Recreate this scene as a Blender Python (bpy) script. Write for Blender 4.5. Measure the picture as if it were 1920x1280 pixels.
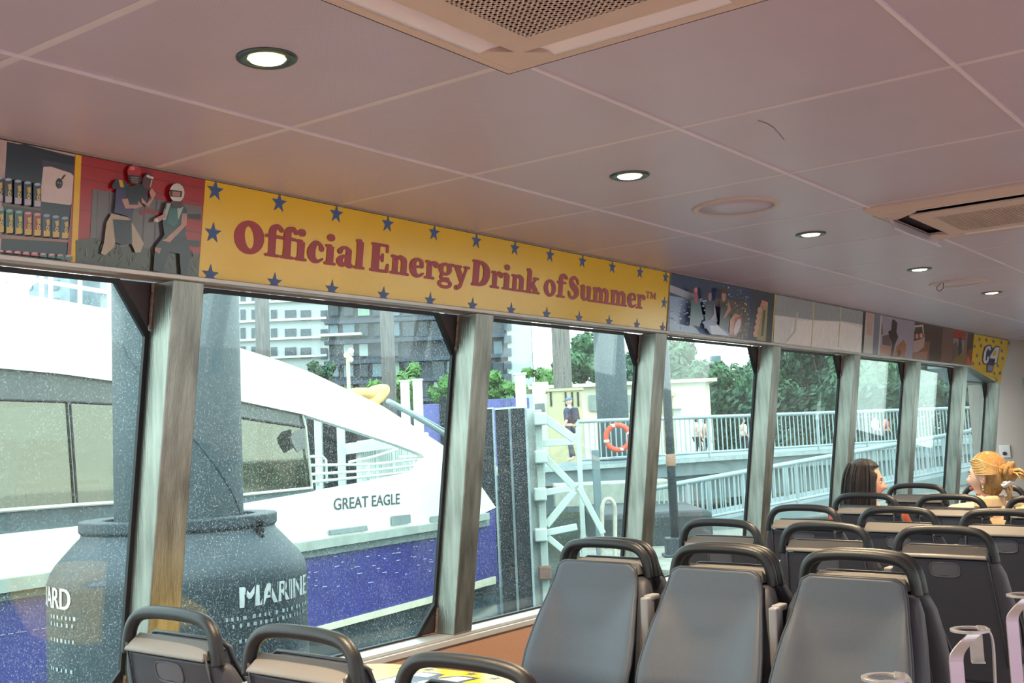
import bpy, bmesh, math, random
from mathutils import Vector as V, Matrix as M
from mathutils.geometry import tessellate_polygon
random.seed(7)
for o in list(bpy.data.objects): bpy.data.objects.remove(o)
S = bpy.context.scene
COL = S.collection

# ------------------------------------------------------------------ camera
CZ = 1.39
YAW, PITCH, ROLL, FPX = 0.634141, 0.0923937, -0.0441054, 2125.96
cy, sy, cp, sp = math.cos(YAW), math.sin(YAW), math.cos(PITCH), math.sin(PITCH)
FW = V((-sy*cp, cy*cp, sp)); R0 = V((cy, sy, 0)); U0 = R0.cross(FW)
cr, sr = math.cos(ROLL), math.sin(ROLL)
RT = cr*R0 + sr*U0; UP = -sr*R0 + cr*U0
cam = bpy.data.cameras.new('camera'); camo = bpy.data.objects.new('camera', cam); COL.objects.link(camo)
camo.matrix_world = M(((RT.x, UP.x, -FW.x, 0), (RT.y, UP.y, -FW.y, 0), (RT.z, UP.z, -FW.z, CZ), (0, 0, 0, 1)))
cam.sensor_width = 36; cam.lens = FPX/1920*36; cam.clip_start = 0.05; cam.clip_end = 2000
S.camera = camo
# ------------------------------------------------------------------ sky, sun, exposure
W = bpy.data.worlds.new('world'); S.world = W; W.use_nodes = True
wn = W.node_tree.nodes; wl = W.node_tree.links
bg = wn['Background']
tc = wn.new('ShaderNodeTexCoord'); sep = wn.new('ShaderNodeSeparateXYZ'); cr_ = wn.new('ShaderNodeValToRGB')
wl.new(tc.outputs['Generated'], sep.inputs[0]); wl.new(sep.outputs['Z'], cr_.inputs[0]); wl.new(cr_.outputs[0], bg.inputs[0])
cr_.color_ramp.elements[0].position = 0.0; cr_.color_ramp.elements[0].color = (.86, .95, .88, 1)
cr_.color_ramp.elements[1].position = 0.7; cr_.color_ramp.elements[1].color = (.80, .92, 1, 1)
bg.inputs[1].default_value = 2.3
sun = bpy.data.lights.new('sun', 'SUN'); sun.energy = 1.1; sun.angle = math.radians(50); sun.color = (1, .97, .90)
suno = bpy.data.objects.new('sun', sun); COL.objects.link(suno)
suno.rotation_euler = V((-.55, .45, -.75)).to_track_quat('-Z', 'Y').to_euler()
S.view_settings.view_transform = 'Standard'; S.view_settings.look = 'None'
S.view_settings.gamma = 1; S.view_settings.use_curve_mapping = False
S.view_settings.exposure = 0.9

# ------------------------------------------------------------------ helpers
def lin(h):
    if isinstance(h, str):
        h = [int(h[i:i+2], 16)/255 for i in (0, 2, 4)]
    return tuple((c/12.92 if c <= .04045 else ((c+.055)/1.055)**2.4) for c in h)
MATS = {}
def mat(name, hexc, rough=.5, metal=0., var=.12, scale=8., bump=0., bscale=60., stretch=None, spec=.5, emit=None, estr=0., coat=0.):
    if name in MATS: return MATS[name]
    m = bpy.data.materials.new(name); m.use_nodes = True
    n, l = m.node_tree.nodes, m.node_tree.links
    b = n['Principled BSDF']; c = lin(hexc)
    b.inputs['Roughness'].default_value = rough; b.inputs['Metallic'].default_value = metal
    b.inputs['Specular IOR Level'].default_value = spec; b.inputs['Coat Weight'].default_value = coat
    t = n.new('ShaderNodeTexCoord'); mp = n.new('ShaderNodeMapping')
    l.new(t.outputs['Object'], mp.inputs[0])
    if stretch: mp.inputs['Scale'].default_value = stretch
    nz = n.new('ShaderNodeTexNoise'); nz.inputs['Scale'].default_value = scale; nz.inputs['Detail'].default_value = 4
    l.new(mp.outputs[0], nz.inputs[0])
    rp = n.new('ShaderNodeValToRGB'); l.new(nz.outputs['Fac'], rp.inputs[0])
    rp.color_ramp.elements[0].position = .3; rp.color_ramp.elements[1].position = .7
    rp.color_ramp.elements[0].color = (*[max(0, x*(1-var)) for x in c], 1)
    rp.color_ramp.elements[1].color = (*[min(1, x*(1+var)) for x in c], 1)
    l.new(rp.outputs[0], b.inputs['Base Color'])
    if bump:
        nb = n.new('ShaderNodeTexNoise'); nb.inputs['Scale'].default_value = bscale; nb.inputs['Detail'].default_value = 3
        l.new(mp.outputs[0], nb.inputs[0])
        bp = n.new('ShaderNodeBump'); bp.inputs['Strength'].default_value = bump; bp.inputs['Distance'].default_value = .01
        l.new(nb.outputs['Fac'], bp.inputs['Height']); l.new(bp.outputs[0], b.inputs['Normal'])
    if emit:
        b.inputs['Emission Color'].default_value = (*lin(emit), 1); b.inputs['Emission Strength'].default_value = estr
    MATS[name] = m
    return m
def flat(hexc, rough=.17): return mat('print_'+hexc, hexc, rough, var=.05, scale=30)

def tag(o, label=None, cat=None, group=None, kind=None):
    if label: o['label'] = label
    if cat: o['category'] = cat
    if group: o['group'] = group
    if kind: o['kind'] = kind
    return o
def empty(name, loc=(0, 0, 0), **k):
    o = bpy.data.objects.new(name, None); COL.objects.link(o); o.location = loc; o.empty_display_size = .1
    return tag(o, **k)

class MB:
    """collects shapes in world (or local) coordinates and links them as one mesh object"""
    def __init__(s): s.v = []; s.f = []; s.mi = []; s.m = 0
    def add(s, vs, fs):
        b = len(s.v); s.v += [V(x) for x in vs]
        for f in fs: s.f.append([b+i for i in f]); s.mi.append(s.m)
        return s
    def box(s, c, d, rot=None):
        c = V(c); R = rot or M.Identity(3)
        vs = [c + R @ V((sx*d[0]/2, sy_*d[1]/2, sz*d[2]/2)) for sx in (-1, 1) for sy_ in (-1, 1) for sz in (-1, 1)]
        return s.hexa(vs)
    def hexa(s, p):  # order xyz: 000 001 010 011 100 101 110 111
        return s.add(p, [(0, 1, 3, 2), (4, 6, 7, 5), (0, 4, 5, 1), (2, 3, 7, 6), (0, 2, 6, 4), (1, 5, 7, 3)])
    def beam(s, a, b, w, h=None, up=(0, 0, 1)):
        a, b = V(a), V(b); d = (b-a); L = d.length; d.normalize(); up = V(up)
        if abs(d.dot(up)) > .98: up = V((1, 0, 0))
        x = d.cross(up).normalized(); z = x.cross(d).normalized(); h = h or w
        R = M((x, d, z)).transposed()
        return s.box((a+b)/2, (w, L, h), R)
    def tube(s, pts, r, n=10, closed=False, flat_=1., cap=True):
        pts = [V(p) for p in pts]; N = len(pts); rr = r if isinstance(r, (list, tuple)) else [r]*N
        prev = None; rings = []
        for i, p in enumerate(pts):
            if closed: d = pts[(i+1) % N]-pts[i-1]
            else: d = pts[min(i+1, N-1)]-pts[max(i-1, 0)]
            d = d.normalized() if d.length > 1e-9 else V((0, 0, 1))
            if prev is None:
                x = d.orthogonal().normalized()
            else:
                x = prev - d*prev.dot(d); x = x.normalized() if x.length > 1e-6 else d.orthogonal().normalized()
            prev = x; y = d.cross(x)
            rings.append([p + (x*math.cos(2*math.pi*k/n) + y*math.sin(2*math.pi*k/n)*flat_)*rr[i] for k in range(n)])
        return s.loft(rings, closed_path=closed, cap=cap and not closed)
    def loft(s, rings, closed_path=False, cap=True):
        n = len(rings[0]); N = len(rings); vs = [p for r in rings for p in r]; fs = []
        for i in range(N if closed_path else N-1):
            j = (i+1) % N
            for k in range(n):
                k2 = (k+1) % n
                fs.append((i*n+k, i*n+k2, j*n+k2, j*n+k))
        if cap: fs.append(tuple(range(n-1, -1, -1))); fs.append(tuple((N-1)*n+k for k in range(n)))
        return s.add(vs, fs)
    def lathe(s, prof, c=(0, 0, 0), n=32, axis='z', cap=True):
        c = V(c); rings = []
        for r, z in prof:
            rg = []
            for k in range(n):
                a = 2*math.pi*k/n
                p = V((r*math.cos(a), r*math.sin(a), z))
                if axis == 'x': p = V((p.z, p.x, p.y))
                if axis == 'y': p = V((p.x, p.z, p.y))
                rg.append(c+p)
            rings.append(rg)
        return s.loft(rings, cap=cap)
    def prism(s, loops, off):
        """loops: outer + holes (3d points); off: thickness vector"""
        loops = [[V(p) for p in l] for l in loops]; off = V(off); allp = [p for l in loops for p in l]; n = len(allp)
        tris = tessellate_polygon(loops)
        fs = [tuple(t) for t in tris] + [tuple(i+n for i in reversed(t)) for t in tris]
        b = 0
        for l in loops:
            k = len(l)
            for i in range(k):
                j = (i+1) % k; fs.append((b+i, b+j, b+j+n, b+i+n))
            b += k
        return s.add(allp + [p+off for p in allp], fs)
    def poly(s, pts): return s.add(pts, [tuple(range(len(pts)))])
    def ell(s, c, r, n=16, m=10, R=None):
        c = V(c); R = R or M.Identity(3); rings = []
        for i in range(1, m):
            t = math.pi*i/m
            rings.append([c + R @ V((r[0]*math.sin(t)*math.cos(2*math.pi*k/n), r[1]*math.sin(t)*math.sin(2*math.pi*k/n), -r[2]*math.cos(t))) for k in range(n)])
        return s.loft(rings)
    def build(s, name, mats, parent=None, smooth=False, bevel=0., bseg=2, sub=0, wn_=True, origin=None):
        me = bpy.data.meshes.new(name)
        o0 = V(origin) if origin is not None else V((0, 0, 0))
        if parent is not None:
            q = parent
            while q: o0 = o0 + V(q.location); q = q.parent
        bm = bmesh.new(); bv = [bm.verts.new(p-o0) for p in s.v]
        for f, mi in zip(s.f, s.mi):
            try: ff = bm.faces.new([bv[i] for i in f]); ff.material_index = mi; ff.smooth = smooth
            except ValueError: pass
        bmesh.ops.recalc_face_normals(bm, faces=bm.faces)
        bm.to_mesh(me); bm.free()
        o = bpy.data.objects.new(name, me); COL.objects.link(o)
        for m_ in (mats if isinstance(mats, (list, tuple)) else [mats]): me.materials.append(m_)
        if parent is not None: o.parent = parent
        if origin is not None: o.location = origin
        if bevel:
            b = o.modifiers.new('bevel', 'BEVEL'); b.width = bevel; b.segments = bseg; b.limit_method = 'ANGLE'; b.angle_limit = math.radians(40)
        if sub:
            b = o.modifiers.new('sub', 'SUBSURF'); b.levels = sub; b.render_levels = sub
        return o
def copy_tree(o, parent=None):
    c = o.copy(); COL.objects.link(c); c.parent = parent
    for ch in list(o.children): copy_tree(ch, c)
    return c
def ray(x, y): return FW + RT*((x-960)/FPX) + UP*((640-y)/FPX)
CAM = V((0, 0, CZ))
FWH = V((-sy, cy, 0))
def at(x, y, D): d = ray(x, y); return CAM + d*(D/d.dot(FWH))          # the place D metres ahead seen there
# tilted window wall of the cabin: inner face
HC = 2.1877
def WX(z, off=0.): return -2.5567 + .143*(z-HC) - off
def WP(y, z, off=0.): return V((WX(z, off), y, z))
WN = V((1, 0, -.143)).normalized()
def wallpt(x, y, off=0.):
    d = ray(x, y); s_ = (-2.5567 - .143*(HC-CZ) - off)/(d.x - .143*d.z); return CAM + d*s_
def catmull(P, n=8):
    out = []; P = [V(p) for p in P]
    for i in range(len(P)-1):
        p0, p1, p2, p3 = P[max(i-1, 0)], P[i], P[i+1], P[min(i+2, len(P)-1)]
        for k in range(n):
            t = k/n
            out.append(.5*((2*p1) + (p2-p0)*t + (2*p0-5*p1+4*p2-p3)*t*t + (3*p1-p0-3*p2+p3)*t**3))
    return out+[P[-1]]
def text_geo(body, bold=0., shear=0.):
    cu = bpy.data.curves.new('lettering', 'FONT'); cu.body = body; cu.size = 1; cu.offset = bold; cu.shear = shear; cu.resolution_u = 4
    o = bpy.data.objects.new('lettering', cu); COL.objects.link(o)
    me = bpy.data.meshes.new_from_object(o.evaluated_get(bpy.context.evaluated_depsgraph_get()))
    vs = [(v.co.x, v.co.y) for v in me.vertices]; fs = [tuple(p.vertices) for p in me.polygons]
    bpy.data.objects.remove(o); bpy.data.curves.remove(cu); bpy.data.meshes.remove(me)
    return vs, fs

# ------------------------------------------------------------------ materials
STEEL = mat('brushed_steel', '93958f', .38, .85, .34, 5, .15, 30, stretch=(6, 6, .7))
DARKSTEEL = mat('dark_gusset', '4a4244', .5, .4, .2)
WELD = mat('weld', '8d7a72', .45, .7, .3, 40, .6, 200)
BLACK = mat('black_rubber', '15171c', .5, 0, .1)
ALU = mat('painted_alu', 'd8d6d2', .35, .3, .06)
BROWN = mat('tan_wall_panel', 'b98f78', .6, 0, .07, 220, .2, 300)
BULK = mat('beige_bulkhead', 'b9ada4', .55, 0, .05, 200)
WHITEP = mat('white_plastic', 'd9cbc2', .45, 0, .03)
SHELL = mat('seat_shell', '393a44', .5, 0, .06, 150, .12, 400)
PAD = mat('seat_pad', '434a58', .5, 0, .05, 150, .1, 500)
HANDLE = mat('grab_handle', '1b1d23', .42, 0, .1, 200, .08, 400)
YEL = mat('yellow_print', 'f0c400', .17, 0, .03, 4, spec=.5)
BLUE = mat('blue_print', '2f4a8c', .3, 0, .04)
RED = mat('red_print', 'a51c2c', .3, 0, .05)
FLOORM = mat('floor_vinyl', '8a7a72', .5, 0, .1, 60)

def glass_mat(name, tint, haze, speck, gloss=.035):
    m = bpy.data.materials.new(name); m.use_nodes = True; n, l = m.node_tree.nodes, m.node_tree.links
    n.clear(); out = n.new('ShaderNodeOutputMaterial')
    tr = n.new('ShaderNodeBsdfTransparent'); tr.inputs[0].default_value = (*tint, 1)
    gl = n.new('ShaderNodeBsdfGlossy'); gl.inputs['Roughness'].default_value = .02; gl.inputs[0].default_value = (1, 1, 1, 1)
    lw = n.new('ShaderNodeLayerWeight'); pw = n.new('ShaderNodeMath'); pw.operation = 'POWER'; pw.inputs[1].default_value = 4.5; l.new(lw.outputs['Facing'], pw.inputs[0]); lw.inputs['Blend'].default_value = .5
    fr = n.new('ShaderNodeMath'); fr.operation = 'MULTIPLY_ADD'; fr.inputs[1].default_value = .8; fr.inputs[2].default_value = gloss; l.new(pw.outputs[0], fr.inputs[0])
    mx = n.new('ShaderNodeMixShader'); l.new(fr.outputs[0], mx.inputs[0]); l.new(tr.outputs[0], mx.inputs[1]); l.new(gl.outputs[0], mx.inputs[2])
    tl = n.new('ShaderNodeBsdfTranslucent'); tl.inputs[0].default_value = (.85, .95, .95, 1)
    df = n.new('ShaderNodeBsdfDiffuse'); df.inputs[0].default_value = (.8, .85, .85, 1)
    dd = n.new('ShaderNodeMixShader'); dd.inputs[0].default_value = .35; l.new(tl.outputs[0], dd.inputs[1]); l.new(df.outputs[0], dd.inputs[2])
    t = n.new('ShaderNodeTexCoord')
    n1 = n.new('ShaderNodeTexNoise'); n1.inputs['Scale'].default_value = 190; n1.inputs['Detail'].default_value = 3; n1.inputs['Roughness'].default_value = .8
    n2 = n.new('ShaderNodeTexNoise'); n2.inputs['Scale'].default_value = 2.2; n2.inputs['Detail'].default_value = 3
    l.new(t.outputs['Object'], n1.inputs[0]); l.new(t.outputs['Object'], n2.inputs[0])
    r1 = n.new('ShaderNodeMapRange'); r1.inputs[1].default_value = .575; r1.inputs[2].default_value = .65; r1.inputs[4].default_value = speck
    r2 = n.new('ShaderNodeMapRange'); r2.inputs[1].default_value = .35; r2.inputs[2].default_value = .7; r2.inputs[3].default_value = .35; r2.inputs[4].default_value = 1.
    l.new(n1.outputs['Fac'], r1.inputs[0]); l.new(n2.outputs['Fac'], r2.inputs[0])
    ad = n.new('ShaderNodeMath'); ad.operation = 'ADD'; ad.inputs[1].default_value = haze; l.new(r1.outputs[0], ad.inputs[0])
    mu = n.new('ShaderNodeMath'); mu.operation = 'MULTIPLY'; l.new(ad.outputs[0], mu.inputs[0]); l.new(r2.outputs[0], mu.inputs[1])
    fi = n.new('ShaderNodeMixShader'); l.new(mu.outputs[0], fi.inputs[0]); l.new(mx.outputs[0], fi.inputs[1]); l.new(dd.outputs[0], fi.inputs[2])
    l.new(fi.outputs[0], out.inputs[0])
    return m
GLASS = glass_mat('salty_window_glass', (.88, .97, .96), .004, .46)
CLEAR = glass_mat('clear_glass', (.9, .97, .96), .02, .05)
# ================================================================== cabin shell
RX, YB, YF = 2.75, -3.2, 11.55
fz = lambda x: -.026*(x+1.7)                      # the deck falls slightly towards the aisle
b = MB(); b.hexa([(-2.9, YB, fz(-2.9)-.1), (-2.9, YB, fz(-2.9)), (-2.9, YF, fz(-2.9)-.1), (-2.9, YF, fz(-2.9)), (RX, YB, fz(RX)-.1), (RX, YB, fz(RX)), (RX, YF, fz(RX)-.1), (RX, YF, fz(RX))])
tag(b.build('floor', FLOORM), kind='structure')
# ceiling of perforated panels
def ceil_mat():
    m = mat('perforated_ceiling', 'c8bacd', .34, 0, .03, 3, spec=.55)
    n, l = m.node_tree.nodes, m.node_tree.links; bs = n['Principled BSDF']
    t = n.new('ShaderNodeTexCoord'); sp_ = n.new('ShaderNodeSeparateXYZ'); l.new(t.outputs['Object'], sp_.inputs[0])
    ms = []
    for ax in ('X', 'Y'):
        a = n.new('ShaderNodeMath'); a.operation = 'MULTIPLY'; a.inputs[1].default_value = 2*math.pi/.0065; l.new(sp_.outputs[ax], a.inputs[0])
        s_ = n.new('ShaderNodeMath'); s_.operation = 'SINE'; l.new(a.outputs[0], s_.inputs[0]); ms.append(s_)
    mu = n.new('ShaderNodeMath'); mu.operation = 'MULTIPLY'; l.new(ms[0].outputs[0], mu.inputs[0]); l.new(ms[1].outputs[0], mu.inputs[1])
    r = n.new('ShaderNodeMapRange'); r.inputs[1].default_value = .25; r.inputs[2].default_value = .6; r.inputs[3].default_value = 0; r.inputs[4].default_value = .22; l.new(mu.outputs[0], r.inputs[0])
    mix = n.new('ShaderNodeMix'); mix.data_type = 'RGBA'; l.new(r.outputs[0], mix.inputs['Factor'])
    src = bs.inputs['Base Color'].links[0].from_socket; l.new(src, mix.inputs['A']); mix.inputs['B'].default_value = (.12, .1, .1, 1)
    l.new(mix.outputs['Result'], bs.inputs['Base Color'])
    return m
CEIL = ceil_mat(); SEAM = mat('ceiling_seam', 'e6dde6', .4, 0, .03); SEAMW = mat('ceiling_cross_seam', 'dcd2da', .45, 0, .03)
b = MB(); b.box((.1, (YB+YF)/2, HC+.06), (5.7, YF-YB, .12))
ceiling = tag(b.build('ceiling', CEIL), kind='structure')
TX = [-2.0166+.6886*k for k in range(7)]; TY = [1.174+.7*k for k in range(-6, 15)]
b = MB()
for x in TX: b.box((x, (YB+YF)/2, HC-.0015), (.009, YF-YB, .006))
b.build('seam_strip', SEAM, ceiling)
b = MB()
for y in TY: b.box((.1, y, HC), (5.5, .020, .0016))
b.build('seam_strip', SEAMW, ceiling)
# scratch in a ceiling panel
b = MB(); pts = [CAM+ray(x, y)*((HC-.001-CZ)/ray(x, y).z) for x, y in ((1421, 226), (1436, 231), (1450, 239), (1460, 250), (1470, 262))]
b.tube(pts, .0008, 5); b.build('scratch', mat('scratch', '8d7f80', .6), ceiling)

# window wall
b = MB()
b.hexa([WP(YB, 1.905, .13), WP(YB, HC, .13), WP(10.15, 1.905, .13), WP(10.15, HC, .13), WP(YB, 1.905, .004), WP(YB, HC, .004), WP(10.15, 1.905, .004), WP(10.15, HC, .004)])
b.hexa([V((-2.93, YB, -.1)), WP(YB, .66, .13), V((-2.93, YF, -.1)), WP(YF, .66, .13), V((-2.765, YB, -.1)), V((-2.765, YB, .667)), V((-2.765, YF, -.1)), V((-2.765, YF, .667))])
wl_ = tag(b.build('wall_left', BROWN), kind='structure')
b = MB(); b.hexa([(-3.08, YB, -1.3), (-3.02, YB, .66), (-3.08, YF, -1.3), (-3.02, YF, .66), (-2.96, YB, -1.3), (-2.93, YB, .66), (-2.96, YF, -1.3), (-2.93, YF, .66)]); b.build('outer_hull', mat('navy_hull', '1f2a36', .5), wl_)
b = MB()  # sill and its inner lip
b.hexa([WP(YB, .662, .14), WP(YB, .70, .14), WP(YF, .662, .14), WP(YF, .70, .14), WP(YB, .672, .004), WP(YB, .70, .004), WP(YF, .672, .004), WP(YF, .70, .004)])
sill = tag(b.build('trim_1', mat('sill_alu', 'd3d6d6', .32, .55, .08, 4, stretch=(6, .5, 6)), bevel=.002), kind='structure')
b = MB(); b.box((-2.763, (YB+YF)/2, .678), (.012, YF-YB, .02)); tag(b.build('trim_2', mat('lip_alu', 'dcdcdc', .3, .4, .05), bevel=.002), kind='structure')
b = MB()  # thin rails above and below the printed panels
b.hexa([WP(YB, 1.893, .02), WP(YB, 1.907, .02), WP(10.15, 1.893, .02), WP(10.15, 1.907, .02), WP(YB, 1.893, -.012), WP(YB, 1.907, -.012), WP(10.15, 1.893, -.012), WP(10.15, 1.907, -.012)])
tag(b.build('trim_3', mat('rail_alu', 'b6aca6', .35, .6, .1), bevel=.002), kind='structure')
b = MB(); b.hexa([WP(YB, HC-.006, .004), WP(YB, HC, .004), WP(10.15, HC-.006, .004), WP(10.15, HC, .004), WP(YB, HC-.006, -.007), WP(YB, HC, -.007), WP(10.15, HC-.006, -.007), WP(10.15, HC, -.007)])
tag(b.build('trim_4', mat('ceiling_edge', '8d7c74', .4, .3, .1)), kind='structure')
# windows: each bay with the post at its far end
PY = [(.600, .708), (1.961, 2.067), (3.320, 3.427), (4.683, 4.791), (6.030, 6.137), (7.338, 7.446), (8.655, 8.763), (9.940, 10.06), (11.08, 11.2)]
Z0, Z1 = .70, 1.895
for i in range(1, 9):
    ya, yb = PY[i-1][1], PY[i][0]; ye = PY[i][1]
    zt = Z1 if i < 8 else 1.79
    w = empty('window_%d' % i, WP(yb, Z0), kind='structure')
    b = MB(); b.hexa([WP(yb, Z0, .11), WP(yb, zt, .11), WP(ye, Z0, .11), WP(ye, zt, .11), WP(yb, Z0), WP(yb, zt), WP(ye, Z0), WP(ye, zt)])
    b.build('post', STEEL, w, bevel=.004)
    for z, s_ in ((zt, -1), (Z0, 1)):
        g = .135 if s_ < 0 else .10
        b = MB(); tri = [WP(yb-.108 if s_ < 0 else yb-.09, z, .095), WP(yb+.004, z, .095), WP(yb+.004, z+s_*g, .095), ]
        b.prism([tri], WN*-.008); gp = b.build('gusset', DARKSTEEL, w)
        b = MB(); b.tube([WP(yb-.003, z+s_*t*g, .088) for t in (.02, .25, .5, .75, .97)], .0055, 8)
        if s_ > 0: b.tube([WP(yb-.08+.02*k, z+.003, .088) for k in range(5)], .004, 8)
        b.build('weld_bead', WELD, gp)
    # pane and its black rubber seal, corners cut where the gussets sit
    r = .05; z0, z1 = Z0-.005, zt+.004
    loop = [(ya, z0), (yb-.09, z0), (yb, z0+.105), (yb, z1-.14), (yb-.108, z1), (ya+r*1.6, z1), (ya+r*.5, z1-r*.25), (ya, z1-r)]
    b = MB(); b.prism([[WP(y, z, .108) for y, z in loop]], WN*-.008); b.build('pane', GLASS, w)
    cyy, czz = (ya+yb)/2, (z0+z1)/2
    inn = [(y + (.014 if y < cyy-.2 else -.014 if y > cyy+.2 else 0), z + (.014 if z < czz-.2 else -.014 if z > czz+.2 else 0)) for y, z in loop]
    b = MB(); b.prism([[WP(y, z, .106) for y, z in loop], [WP(y, z, .106) for y, z in inn]], WN*.012); b.build('rubber_seal', BLACK, w)

# front bulkhead with a window opening
y = YF
b = MB(); b.prism([[(-3.0, y, -.25), (RX, y, -.25), (RX, y, HC), (-3.0, y, HC)], [(-2.47, y, 1.0), (-2.47, y, 1.77), (-2.45, y, 1.80), (-1.0, y, 1.80), (-.98, y, 1.77), (-.98, y, 1.0)], [(.3, y, .95), (.3, y, 1.8), (1.9, y, 1.8), (1.9, y, .95)]], (0, .12, 0))
tag(b.build('wall_front', BULK), kind='structure')
w9 = empty('window_9', (-1.7, y, 1.0), kind='structure')
b = MB(); b.prism([[(-2.50, y-.012, .97), (-.95, y-.012, .97), (-.95, y-.012, 1.83), (-2.50, y-.012, 1.83)], [(-2.44, y-.012, 1.03), (-2.44, y-.012, 1.77), (-1.01, y-.012, 1.77), (-1.01, y-.012, 1.03)]], (0, .03, 0))
b.build('frame', mat('grey_frame', '9c9c9a', .4, .5), w9, bevel=.004)
b = MB(); b.box((-1.72, y+.04, 1.4), (1.5, .008, .8)); b.build('pane', CLEAR, w9)
# header box of the angled panel near the bow
b = MB(); A0, A1 = 10.13, 11.55
b.hexa([WP(A0, 1.905, .36), WP(A0, HC, .36), WP(11.13, 1.775, .42), WP(11.40, HC, .42), WP(A0, 1.905, .004), WP(A0, HC, .004), WP(11.13, 1.775, .004), WP(11.42, HC, .004)])
tag(b.build('trim_5', mat('teal_soffit', '8fa3a3', .4, .3, .1)), kind='structure')
# right side and rear of the cabin (behind and beside the camera): same sill, header and posts
b = MB(); b.box((RX+.06, (YB+YF)/2, .33), (.12, YF-YB, 1.0)); b.box((RX+.06, (YB+YF)/2, 2.05), (.12, YF-YB, .29))
for k in range(11): b.box((RX+.06, -3.1+1.4*k, 1.3), (.12, .11, 1.4))
tag(b.build('wall_right', BULK), kind='structure')
b = MB(); b.prism([[(-2.9, YB, -.25), (RX, YB, -.25), (RX, YB, HC), (-2.9, YB, HC)], [(-2.4, YB, .9), (-2.4, YB, 1.9), (-.7, YB, 1.9), (-.7, YB, .9)], [(.7, YB, .9), (.7, YB, 1.9), (2.4, YB, 1.9), (2.4, YB, .9)]], (0, -.12, 0))
tag(b.build('wall_back', BULK), kind='structure')

# ------------------------------------------------------------------ ceiling fittings
LENS = mat('lamp_lens', 'fff3d6', .3, emit='ffe9bd', estr=5.)
RINGM = mat('lamp_ring', '5a6a68', .3, .8, .1)
def downlight(x, y, lab):
    t = empty('ceiling_light', (x, y, HC), label=lab, cat='ceiling light', group='downlights along the ceiling')
    b = MB(); b.lathe([(.038, -.001), (.040, -.005), (.055, -.006), (.0605, -.003), (.061, 0), (.040, 0)], (x, y, HC), 40, cap=False); b.build('ring', RINGM, t, smooth=True)
    b = MB(); b.lathe([(.0375, -.001), (.034, -.006), (.02, -.008), (.004, -.0085)], (x, y, HC), 32); b.build('lens', LENS, t, smooth=True)
    l = bpy.data.lights.new('bulb', 'SPOT'); l.energy = 95; l.color = (1, .78, .50); l.spot_size = math.radians(125); l.spot_blend = .6; l.shadow_soft_size = .03
    lo = bpy.data.objects.new('bulb', l); COL.objects.link(lo); lo.parent = t; lo.location = (0, 0, -.012)
LL = ['large glowing downlight nearest the camera, above the football photo panel', 'second downlight from the left, before the round speaker', 'third downlight, between the round speaker and the far air conditioner',
      'fourth downlight, just before the far round speaker', 'farthest downlight at the right edge beyond the far speaker']
for k in range(5): downlight(-1.686, 1.505+1.4225*k, LL[k])
for k, yy in ((-1, 0), (-2, 0)): downlight(-1.686, 1.505+1.4225*k, 'downlight in the ceiling behind the camera')
for k in range(-2, 6): downlight(1.70, 1.505+1.4225*k, 'downlight in the ceiling on the far side of the aisle')
SPK = mat('speaker_ring', 'cfbdb8', .4, 0, .02)
for (x, y_, lab) in ((-1.662, 3.61, 'large round flush ceiling speaker between two downlights'), (-1.70, 6.51, 'far round flush ceiling speaker with a dangling wire')):
    t = empty('ceiling_speaker', (x, y_, HC), label=lab, cat='speaker', group='round ceiling speakers')
    b = MB(); b.lathe([(.128, 0), (.130, -.006), (.142, -.008), (.150, -.005), (.152, 0)], (x, y_, HC), 48, cap=False); b.build('rim', SPK, t, smooth=True)
    b = MB(); b.lathe([(.1285, 0), (.1285, -.003), (.06, -.004), (.002, -.004)], (x, y_, HC), 48); b.build('grille', CEIL, t, smooth=True)
    if y_ > 5:
        b = MB(); b.tube(catmull([(x-.06, y_-.1, HC-.004), (x-.08, y_-.13, HC-.03), (x-.07, y_-.12, HC-.05), (x-.05, y_-.11, HC-.035), (x-.05, y_-.1, HC-.004)], 6), .002, 6); b.build('wire', mat('wire', '6d6264', .5), t)
ACM = mat('ac_plastic', 'd6c0b3', .45, 0, .03, 2); ACF = mat('ac_flap', 'f2ecf4', .35, 0, .02); DARK = mat('dark_slot', '2b2730', .7)
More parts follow.
